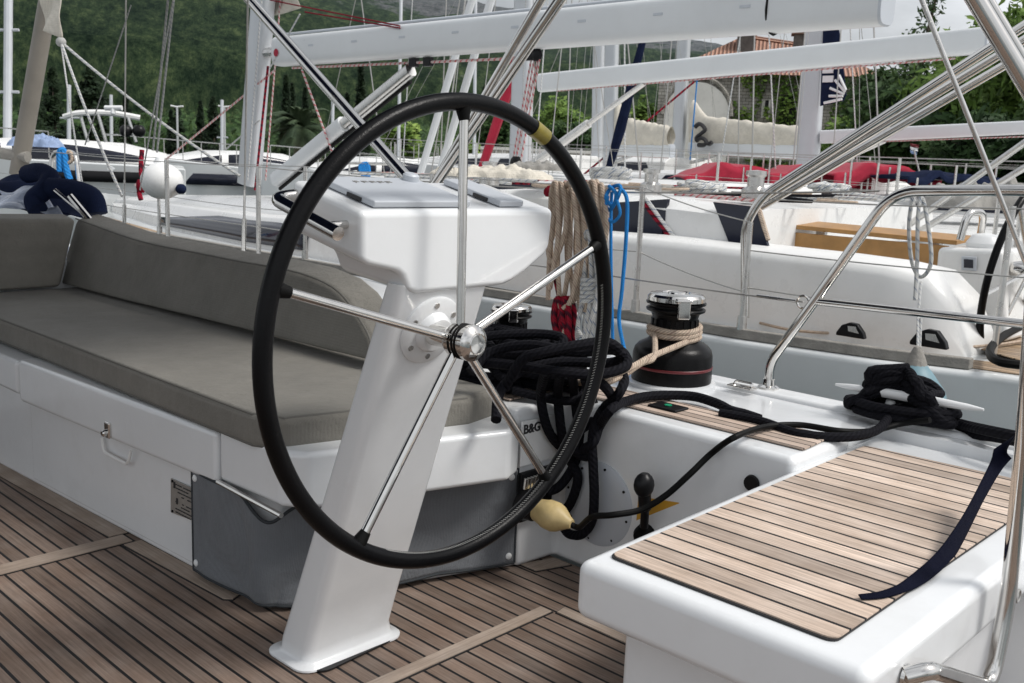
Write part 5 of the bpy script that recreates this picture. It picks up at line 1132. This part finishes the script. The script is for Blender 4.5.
def wallq(mb,P):
    """quad with metric uv"""
    a,b,c,d=[V(p) for p in P]; u=(b-a).length; v=(d-a).length; return mb.add([a,b,c,d],[(0,1,2,3)],[[(0,0),(u,0),(u,v),(0,v)]])
# house: facing frame px 655..865 at distance ~46
DH=52
hx=V((CS.x,CF.x,0)).normalized(); hy=V((-hx.y,hx.x,0))
if hy.dot(V((CS.z,CF.z,0)))<0: hy=-hy
hc=hz(655,DH,.3); hc2=hz(868,DH,.3); hd=(hc2-hc).normalized(); hn=V((-hd.y,hd.x,0)); 
if hn.dot(hc)<0: hn=-hn
WL=(hc2-hc).length
ho=thing('stone_house','old stone house with plastered arch, ivy and red tiled hip roof behind the sail covers','house',(hc+hc2)/2)
def zat(px,py,d=DH):
    r=ray(px,py); h=math.hypot(r.x,r.y); return EYE+r.z/h*d
ze=zat(760,76); zr=zat(735,36)
def hp_(s,dp,z): return hc+hd*(s*WL)+hn*dp+V((0,0,z-hc.z))
DP=9
mb=MB(); wallq(mb,[hp_(.05,0,.3),hp_(1,0,.3),hp_(1,0,ze),hp_(.05,0,ze)]); wallq(mb,[hp_(1,0,.3),hp_(1,DP,.3),hp_(1,DP,ze),hp_(1,0,ze)]); wallq(mb,[hp_(.17,DP,.3),hp_(.17,0,.3),hp_(.17,0,ze),hp_(.17,DP,ze)])
wl=mb.build('wall','stone',ho,smooth=False)
zl=zat(680,82)
mb=MB(); wallq(mb,[hp_(0,-.5,.3),hp_(.169,-.5,.3),hp_(.169,-.5,zl),hp_(0,-.5,zl)]); wallq(mb,[hp_(0,6,.3),hp_(0,-.5,.3),hp_(0,-.5,zl),hp_(0,6,zl)]); wallq(mb,[hp_(0,-.5,zl),hp_(.169,-.5,zl),hp_(.169,6,zl),hp_(0,6,zl)])
mb.build('wall','stone',ho,smooth=False)
# plastered arched gable
ar=[hp_(.17,-.25,.3),hp_(.62,-.25,.3)]
za=zat(735,84); zs=zat(760,118)
for k in range(13):
    a=math.pi*k/12; ar.append(hp_(.19+.155*math.cos(a),-.55,zs+(za-zs)*math.sin(a)))
ar=[hp_(.035,-.55,.3),hp_(.345,-.55,.3)]+ar[2:]
MB().prism(ar,hn*.2).build('arched_gable','plaster',ho,smooth=False)
arc=[hp_(.19+.165*math.cos(math.pi*k/16),-.57,zs+(za-zs+.25)*math.sin(math.pi*k/16)) for k in range(17)]
MB().tube(arc,.09,6).build('arch_moulding','stone',ho)
# roof
e_=.6; r0,r1=.34,.78
ev=[hp_(.03,-e_,ze),hp_(1.04,-e_,ze),hp_(1.04,DP+e_,ze),hp_(.03,DP+e_,ze)]; ra=hp_(.36,DP/2,zr+.5); rb=hp_(.80,DP/2,zr-.1)
mb=MB()
def tri(mb,P):
    P=[V(p) for p in P]; a,b=P[0],P[1]; ux=(b-a).normalized(); nn_=ux.cross(P[2]-a).normalized(); uy=nn_.cross(ux); mb.add(P,[tuple(range(len(P)))],[[((p-a).dot(ux),(p-a).dot(uy)) for p in P]])
tri(mb,[ev[0],ev[1],rb,ra]); tri(mb,[ev[1],ev[2],rb]); tri(mb,[ev[2],ev[3],ra,rb]); tri(mb,[ev[3],ev[0],ra]); rf=mb.build('roof','tiles',ho,smooth=False)
MB().tube([ra,rb],.15,8).build('ridge','tiles',rf)
for s in(.385,.66): 
    c=hp_(s,3.2,zr-.1); MB().obox(c,hd,hn,(0,0,1),.42,.42,.55).build('chimney','stone',rf,smooth=False); MB().obox(c+V((0,0,.62)),hd,hn,(0,0,1),.55,.55,.07).build('chimney_cap','tiles',rf,smooth=False)
def window(px,py0,py1,wpx,arch=False,dep=-.03,fr='plaster'):
    p=hz(px,DH,0); s=(p-V((hc.x,hc.y,0))).dot(hd)/WL; w=wpx/FPX*DH/WL*1.05; z1,z0=zat(px,py0),zat(px,py1)
    P=[hp_(s-w/2,dep,z0),hp_(s+w/2,dep,z0),hp_(s+w/2,dep,z1)]
    if arch: P+=[hp_(s+w/2*math.cos(a),dep,z1+w*WL*.35*math.sin(a)) for a in(.6,1.2,1.9,2.5)]
    P.append(hp_(s-w/2,dep,z1)); f=MB().prism(P,hn*.02).build('window','black',ho,smooth=False)
    MB().tube(P,.09,5,closed=True).build('frame',fr,f)
    return f
window(783,100,128,17,True,fr='stone'); window(674,132,148,6,dep=-.53); window(762,100,118,6); window(716,130,142,5,dep=-.58)
# quay stone wall & steps right of centre
qa,qb=hz(560,40,.3),hz(665,37,.3)
qw=thing('quay_wall','low stepped stone wall along the quay beneath the cream sail covers','wall',(qa+qb)/2)
for k in range(6):
    f=(qb-qa).normalized(); nr=V((-f.y,f.x,0)); nr=nr if nr.dot(qa)>0 else -nr; mb=MB(); z0=.3+.16*k; c=qa+nr*(.35*k); c2=qb+nr*(.35*k)
    mb.prism([c+V((0,0,z0-.3)),c2+V((0,0,z0-.3)),c2+nr*3+V((0,0,z0-.3)),c+nr*3+V((0,0,z0-.3))],(0,0,.13)).build('step','plaster' if k%2 else 'stone',qw,smooth=False)
sw=hz(480,44,.3); sw2=hz(640,44,.3); g2=thing('garden_wall','grey rubble garden wall in front of the bushes at centre','wall',(sw+sw2)/2); mb=MB(); f=(sw2-sw).normalized(); wallq(mb,[sw,sw2,sw2+V((0,0,1.3)),sw+V((0,0,1.3))]); mb.build('face','stone',g2,smooth=False)
MB().prism([sw+V((0,0,1.3)),sw2+V((0,0,1.3)),sw2+V((0,0,1.3))+V((-f.y,f.x,0))*.5,sw+V((0,0,1.3))+V((-f.y,f.x,0))*.5],(0,0,.12)).build('coping','plaster',g2,smooth=False)
# hill
rd=random.Random(5)
from mathutils import noise as NZ
prof=[(-900,-250),(-300,-200),(0,-150),(200,-110),(380,-30),(410,-8),(470,0),(520,6),(560,20),(600,30),(640,36),(690,41),(740,48),(800,58),(860,70),(950,80),(1100,85),(1500,100),(2300,120)]
def ridge(px):
    for i in range(len(prof)-1):
        if prof[i][0]<=px<=prof[i+1][0]:
            t=(px-prof[i][0])/(prof[i+1][0]-prof[i][0]); return prof[i][1]*(1-t)+prof[i+1][1]*t
    return prof[-1][1]
def hill(u,v):
    px=-900+3200*u; d=140+ (900-140)*v; r=ray(px,ridge(px)); h=math.hypot(r.x,r.y); top=EYE+r.z/h*900
    p=hz(px,d,0); f=v**1.15; n1_=NZ.fractal(p*.012,1.,2.1,6); n2_=NZ.fractal(p*.05,1.,2.,4)
    z=.2+max(top,4)*f+ n1_*14*min(1,v*3)*(1-.55*v)+n2_*2.0*min(1,v*4)
    return V((p.x,p.y,z))
hm,nt,b=newmat('hillside'); g=N(nt,'ShaderNodeNewGeometry'); 
n1n=N(nt,'ShaderNodeTexNoise',Scale=.025,Detail=8.,Roughness=.6); n2n=N(nt,'ShaderNodeTexNoise',Scale=.22,Detail=12.,Roughness=.86); n3n=N(nt,'ShaderNodeTexNoise',Scale=.05,Detail=10.,Roughness=.72); vor=N(nt,'ShaderNodeTexVoronoi',Scale=.28)
mpg=N(nt,'ShaderNodeCombineXYZ')
sp0=N(nt,'ShaderNodeSeparateXYZ'); L(nt,g.outputs['Position'],sp0.inputs[0]); at_=N(nt,'ShaderNodeMath',operation='ARCTAN2'); L(nt,sp0.outputs[0],at_.inputs[0]); L(nt,sp0.outputs[1],at_.inputs[1])
a5=N(nt,'ShaderNodeMath',operation='MULTIPLY'); L(nt,at_.outputs[0],a5.inputs[0]); a5.inputs[1].default_value=480.; L(nt,a5.outputs[0],mpg.inputs[0])
ln_=N(nt,'ShaderNodeVectorMath',operation='LENGTH'); L(nt,g.outputs['Position'],ln_.inputs[0]); a6=N(nt,'ShaderNodeMath',operation='MULTIPLY'); L(nt,ln_.outputs['Value'],a6.inputs[0]); a6.inputs[1].default_value=.03; L(nt,a6.outputs[0],mpg.inputs[1]); a7=N(nt,'ShaderNodeMath',operation='MULTIPLY'); L(nt,sp0.outputs[2],a7.inputs[0]); a7.inputs[1].default_value=1.5; L(nt,a7.outputs[0],mpg.inputs[2])
for n_ in(n1n,n2n,n3n,vor): L(nt,mpg.outputs[0],n_.inputs['Vector'])
r1=N(nt,'ShaderNodeValToRGB'); L(nt,n2n.outputs['Fac'],r1.inputs[0]); e=r1.color_ramp.elements; e[0].position=.36; e[0].color=(.010,.022,.015,1); e[1].position=.64; e[1].color=(.15,.20,.10,1); x=e.new(.5); x.color=(.046,.078,.044,1)
r2=N(nt,'ShaderNodeValToRGB'); L(nt,n3n.outputs['Fac'],r2.inputs[0]); e=r2.color_ramp.elements; e[0].position=.38; e[0].color=(.55,.6,.6,1); e[1].position=.62; e[1].color=(1.35,1.3,1.1,1)
mm=N(nt,'ShaderNodeMix',data_type='RGBA',blend_type='MULTIPLY'); mm.inputs[0].default_value=1; L(nt,r1.outputs[0],mm.inputs[6]); L(nt,r2.outputs[0],mm.inputs[7])
sp_=N(nt,'ShaderNodeSeparateXYZ'); L(nt,g.outputs['Position'],sp_.inputs[0])
ht=N(nt,'ShaderNodeMapRange'); ht.inputs['From Min'].default_value=60; ht.inputs['From Max'].default_value=125; ht.inputs['To Min'].default_value=-.08; ht.inputs['To Max'].default_value=.34; L(nt,sp_.outputs[2],ht.inputs['Value'])
ad=N(nt,'ShaderNodeMath',operation='ADD'); L(nt,n3n.outputs['Fac'],ad.inputs[0]); L(nt,ht.outputs[0],ad.inputs[1])
rk=N(nt,'ShaderNodeMapRange'); rk.inputs['From Min'].default_value=.56; rk.inputs['From Max'].default_value=.64; L(nt,ad.outputs[0],rk.inputs['Value'])
rc_=N(nt,'ShaderNodeValToRGB'); L(nt,n2n.outputs['Fac'],rc_.inputs[0]); e=rc_.color_ramp.elements; e[0].position=.38; e[0].color=(.07,.075,.075,1); e[1].position=.62; e[1].color=(.30,.30,.31,1)
m2=N(nt,'ShaderNodeMix',data_type='RGBA'); L(nt,rk.outputs[0],m2.inputs[0]); L(nt,mm.outputs[2],m2.inputs[6]); L(nt,rc_.outputs[0],m2.inputs[7]); hz_=N(nt,'ShaderNodeMix',data_type='RGBA'); dl=N(nt,'ShaderNodeVectorMath',operation='LENGTH'); L(nt,g.outputs['Position'],dl.inputs[0]); hr_=N(nt,'ShaderNodeMapRange'); hr_.inputs['From Min'].default_value=150; hr_.inputs['From Max'].default_value=850; hr_.inputs['To Max'].default_value=.42; L(nt,dl.outputs['Value'],hr_.inputs['Value']); L(nt,hr_.outputs[0],hz_.inputs[0]); L(nt,m2.outputs[2],hz_.inputs[6]); hz_.inputs[7].default_value=(.14,.17,.185,1); L(nt,hz_.outputs[2],b.inputs['Base Color'])  # bluish aerial haze painted into the base colour, growing with distance
b.inputs['Roughness'].default_value=1; b.inputs['Specular IOR Level'].default_value=0
bp_=N(nt,'ShaderNodeBump'); bp_.inputs['Strength'].default_value=1.; bp_.inputs['Distance'].default_value=4.; L(nt,n2n.outputs['Fac'],bp_.inputs['Height']); L(nt,bp_.outputs[0],b.inputs['Normal'])
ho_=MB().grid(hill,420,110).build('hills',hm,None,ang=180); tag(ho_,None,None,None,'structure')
# leafy vegetation -------------------------------------------------
def leafcloud(mb,c,rx,ry,rz,n,ls,seed,shape='ball',clumps=None):
    rn=random.Random(seed); c=V(c)
    K=clumps or max(6,int(n/90)); cen=[]
    for _ in range(K):
        while True:
            p=V((rn.uniform(-1,1),rn.uniform(-1,1),rn.uniform(-1,1)))
            if p.length<1: break
        if shape=='cone':
            z=rn.random()**1.1; w=(1-z)**.75*(.35+.65*min(1,z*6)); a=rn.uniform(0,6.28); q=rn.random()**.5; cen.append((V((math.cos(a)*w*q*rx*.8,math.sin(a)*w*q*ry*.8,z*rz)),.22*(1-z*.6)))
        else: cen.append((V((p.x*rx*.78,p.y*ry*.78,p.z*rz*.78)),rn.uniform(.22,.42)))
    vs=[];fs=[]
    for i in range(n):
        q,s=cen[rn.randrange(K)]
        d=V((rn.gauss(0,1),rn.gauss(0,1),rn.gauss(0,1))); d=d.normalized()*(rn.random()**.35)
        p=c+q+V((d.x*rx*s,d.y*ry*s,d.z*(rz if shape!='cone' else rz*.35)*s))
        a=V((rn.gauss(0,1),rn.gauss(0,1),rn.gauss(0,1))).normalized(); b_=a.orthogonal().normalized(); l=ls*rn.uniform(.6,1.5)
        k=len(vs); vs+= [p-a*l,p+b_*l*.45,p+a*l,p-b_*l*.45]; fs.append((k,k+1,k+2,k+3))
    mb.add(vs,fs); mb.sm=[1]; return cen
def tree(label,px,pytop,pybase,d,wpx,m,seed,n=2600,ls=.16,name='leafy_tree',cat='tree',group=None,trunk=True,zbase=None):
    s=d/FPX; base=hz(px,d,.3) if zbase is None else hz(px,d,zbase); zt=zat(px,pytop,d); h=zt-base.z; w=wpx*s/2
    t=thing(name,label,cat,base,group)
    mb=MB(); zc=base.z+h*.58; cen=leafcloud(mb,(base.x,base.y,zc),w,w,h*.44,n,ls,seed); mb.build('crown',m,t,smooth=False)
    tb=MB(); top=base+V((0,0,h*.6)); tb.tube([base,base+V((.1*w,0,h*.25)),top],[.05*h,.035*h,.02*h],8)
    for q,_ in cen[:7]: tb.tube([base+V((.05*w,0,h*.3)),(base+V((0,0,h*.45))).lerp(V((base.x,base.y,zc))+q,.5),V((base.x,base.y,zc))+q],[.02*h,.012*h,.004*h],5)
    tb.build('trunk','bark',t)
    return t
def cypress(label,px,pyt,d,wpx,seed,n=1700):
    base=hz(px,d,.3); zt=zat(px,pyt,d); h=zt-base.z; w=wpx*d/FPX/2; t=thing('cypress_tree',label,'cypress',base,'dark cypresses on the shore')
    mb=MB(); leafcloud(mb,base+V((0,0,h*.02)),w,w,h*.97,n*2,.03*h,seed,'cone',120); mb.build('crown','cyp',t,smooth=False)
    MB().tube([base,base+V((0,0,h*.85))],[.03*h,.006*h],6).build('trunk','bark',t)
cy=[(35,78,70,26,'broad cypress between the far left mast and the leaning pole'),(56,68,75,22,'tall cypress just right of the leaning pole'),(93,68,72,40,'widest dark cypress above the white motor yacht canopy'),(128,92,80,14,'narrow cypress right of the widest one'),(178,104,85,14,'short cypress left of a pair behind the rigging'),(201,102,86,11,'slim cypress, left one of the close pair'),(214,97,84,16,'slightly thicker cypress, right one of the close pair'),(172,110,88,10,'low cypress behind the halyards'),(286,76,82,12,'leftmost cypress behind the palm'),(292,84,86,10,'second cypress behind the palm, touching its taller neighbour'),(305,88,84,10,'small cypress rising behind the palm fronds'),(360,66,78,15,'tall lone cypress between palm and wheel rim'),(347,92,84,9,'small cypress left of the lone tall one'),(483,86,80,12,'cypress seen within the wheel near its top spoke')]
for i,(px,py,d,w,l) in enumerate(cy): cypress(l,px,py,d,w*1.75,100+i)
# palm
def palm(label,px,pyt,d,wpx,seed):
    rn=random.Random(seed); base=hz(px,d,.3); zt=zat(px,pyt,d); s=d/FPX; t=thing('palm_tree',label,'palm',base); top=V((base.x,base.y,zt-22*s))
    MB().tube([base,top],[.35,.28],10).build('trunk','bark',t)
    for k in range(46):
        a=rn.uniform(0,6.28); el=rn.uniform(-.5,1.35); Ln=wpx*s/2*rn.uniform(.8,1.15); P=[]
        for j in range(9):
            f=j/8; P.append(top+V((math.cos(a)*math.cos(el)*Ln*f,math.sin(a)*math.cos(el)*Ln*f,math.sin(el)*Ln*f-.55*Ln*f*f)))
        vs=[];fs=[]
        for j in range(1,9):
            c=P[j-1]; tt=(P[j]-P[j-1]).normalized(); sd=tt.cross(V((0,0,1))).normalized()
            for q in range(4):
                c2=P[j-1].lerp(P[j],q/4)
                for sg in(-1,1):
                    l=Ln*.22*(1-.6*(j/9)); e2=c2+sd*sg*l+tt*l*.6-V((0,0,l*.35)); n_=len(vs); vs+=[c2,c2+tt*.10*Ln*.3,e2]; fs.append((n_,n_+1,n_+2))
        mb=MB(); mb.add(vs,fs); mb.sm=[1]; mb.build('frond','palm',t,smooth=False)
palm('large palm with drooping fronds behind the vang, left of the wheel',300,104,52,96,3)
palm('lower palm with pale fronds left of the lone mast stump above the blue cover',46,118,60,52,4)
# mid trees and bushes around the centre and right
tr_=[('rounded green bush left of the garden wall inside the wheel',400,118,165,50,50,'leaf_m',6),('bright bush inside the wheel right of the top spoke',460,135,165,48,40,'leaf_m',6),
('dark tree just left of the centre mast',492,108,165,52,46,'leaf_d',5),('light green tree above the wheel yellow band',560,92,150,60,70,'leaf_m',6),('dark bush under the second boom beside the wheel',572,118,165,50,60,'leaf_d',5),('green tree touching the left corner of the stone house',640,95,160,58,44,'leaf_m',5),
('tall thin-leaved tree against the sky above the booms, right of the roof',905,-30,150,44,70,'leaf_d',7),('dark tree at the right end of the tiled roof',872,62,175,46,70,'leaf_d',8),('large dark tree behind the navy sail panel',905,62,185,40,110,'leaf_d',8),('broad green tree behind the raked tubes',965,22,180,38,130,'leaf_m',9),('big green tree filling the upper right corner',1040,-40,180,34,150,'leaf_m',9),('dark thicket tree low behind the red awning',930,112,190,33,120,'leaf_d',8),('dark thicket tree behind the grey-brown boat cover',1000,105,192,30,120,'leaf_d',8),('dark tree past the right edge of the photo, above the cover',1080,60,190,28,110,'leaf_d',7),
('green tree standing among the far trees between house and raked tubes',845,115,180,42,50,'leaf_m',7)]
for i,(l,px,pt,pb,d,w,m,q) in enumerate(tr_):
    thin=i==6
    tree(l,px,pt,pb,d,w,m,200+i,n=1500 if thin else int(1500+w*28),ls=.13 if thin else .17)
# ivy on the house wall
iv=MB(); rn=random.Random(9); vs=[];fs=[]
for i in range(6500):
    s=rn.uniform(.36,1.0); z=rn.uniform(.5,ze*1.0)
    k=NZ.noise(V((s*9,z*.6,3.)))+.35*NZ.noise(V((s*30,z*2,1.)))
    if k<.02 +(.25 if .68<s<.8 else -.1): continue
    p=hp_(s,-.32-rn.random()*.25,z); a=V((rn.gauss(0,1),rn.gauss(0,1),rn.gauss(0,1))).normalized(); b_=a.orthogonal().normalized(); l=rn.uniform(.07,.15); n_=len(vs); vs+=[p-a*l,p+b_*l*.6,p+a*l,p-b_*l*.6]; fs.append((n_,n_+1,n_+2,n_+3))
iv.add(vs,fs); iv.sm=[1]; tag(iv.build('ivy','leaf_m',None,smooth=False),'ivy creeping over the rubble wall of the stone house','ivy')
# scrub mass at hill foot
mb=MB(); rn=random.Random(15); vs=[];fs=[]
for i in range(26000):
    px=rn.uniform(-250,900); d=rn.uniform(95,190); p=hz(px,d,0); h=(2.2+3.2*max(0,NZ.noise(p*.06))+rn.random()*1.2)*(.8+.8*(d-95)/95)
    p.z=.3+h*rn.random()**.5+(d-140)*.03*(d>140); a=V((rn.gauss(0,1),rn.gauss(0,1),rn.gauss(0,1))).normalized(); b_=a.orthogonal().normalized(); l=rn.uniform(.25,.6); n_=len(vs); vs+=[p-a*l,p+b_*l*.6,p+a*l,p-b_*l*.6]; fs.append((n_,n_+1,n_+2,n_+3))
mb.add(vs,fs); mb.sm=[1]; tag(mb.build('scrub','leaf_d',None,smooth=False),'dark green scrub massed along the foot of the hillside','scrub',None,'stuff')
# street lamps on shore
for px,l in((178,'double armed street lamp above the short cypress, left of the grey mast'),(225,'slim street lamp right of the cypress pair')):
    b0_=hz(px,60,.3); z=zat(px,107,60); t=thing('street_lamp',l,'street lamp',b0_); MB().tube([b0_,V((b0_.x,b0_.y,z))],.06,8).build('pole','alu',t)
    for sg in(-1,1): MB().tube([V((b0_.x,b0_.y,z)),V((b0_.x,b0_.y,z+.05))+hx*sg*.35],.05,6).build('lamp_head','white',t)
# ------------------------------------------------------------------ camera, light
cam=bpy.data.cameras.new('Camera'); co=bpy.data.objects.new('Camera',cam); COL.objects.link(co)
cam.sensor_width=36; cam.lens=FPX/1024*36; cam.clip_end=8000; cam.clip_start=.02
xr=V((CS.x,CF.x,CU.x)); yd=V((CS.y,CF.y,CU.y)); zf=V((CS.z,CF.z,CU.z))
mt=Matrix((xr,-yd,-zf)).transposed().to_4x4(); mt.translation=O; co.matrix_world=mt
scn.camera=co
cam.dof.use_dof=True; cam.dof.focus_distance=2.3; cam.dof.aperture_fstop=14.0
w=bpy.data.worlds.new('World'); scn.world=w; w.use_nodes=True; nt=w.node_tree
bg=nt.nodes['Background']; sky=N(nt,'ShaderNodeTexSky',sky_type='NISHITA'); sky.sun_disc=False
SE,SR=52,150
sky.sun_elevation=R(SE); sky.sun_rotation=R(SR); sky.air_density=1.0; sky.dust_density=3.5; sky.ozone_density=1.
tc=N(nt,'ShaderNodeTexCoord'); no=N(nt,'ShaderNodeTexNoise',Scale=2.2,Detail=8.,Roughness=.55); mp=N(nt,'ShaderNodeMapping'); mp.inputs['Scale'].default_value=(1,1,2.5)
L(nt,tc.outputs['Generated'],mp.inputs[0]); L(nt,mp.outputs[0],no.inputs['Vector'])
hs=N(nt,'ShaderNodeHueSaturation'); hs.inputs['Saturation'].default_value=.32; L(nt,sky.outputs[0],hs.inputs['Color'])
cl=N(nt,'ShaderNodeMapRange'); cl.inputs['From Min'].default_value=.35; cl.inputs['From Max'].default_value=.65; L(nt,no.outputs['Fac'],cl.inputs['Value'])
mx=N(nt,'ShaderNodeMix',data_type='RGBA'); L(nt,cl.outputs[0],mx.inputs[0]); L(nt,hs.outputs[0],mx.inputs[6]); mx.inputs[7].default_value=(8.6,8.9,9.3,1)
L(nt,mx.outputs[2],bg.inputs['Color']); bg.inputs['Strength'].default_value=.118
sd=bpy.data.lights.new('Sun','SUN'); so=bpy.data.objects.new('Sun',sd); COL.objects.link(so); sd.energy=2.5; sd.angle=R(16); sd.color=(1,.965,.92)
# sun direction: azimuth measured like the sky texture (rotation about z)
az=R(SR); dirv=V((math.sin(az)*math.cos(R(SE)),math.cos(az)*math.cos(R(SE)),math.sin(R(SE))))
so.rotation_euler=dirv.to_track_quat('Z','Y').to_euler()
scn.view_settings.view_transform='Standard'; scn.view_settings.look='None'; scn.view_settings.exposure=0; scn.view_settings.gamma=1
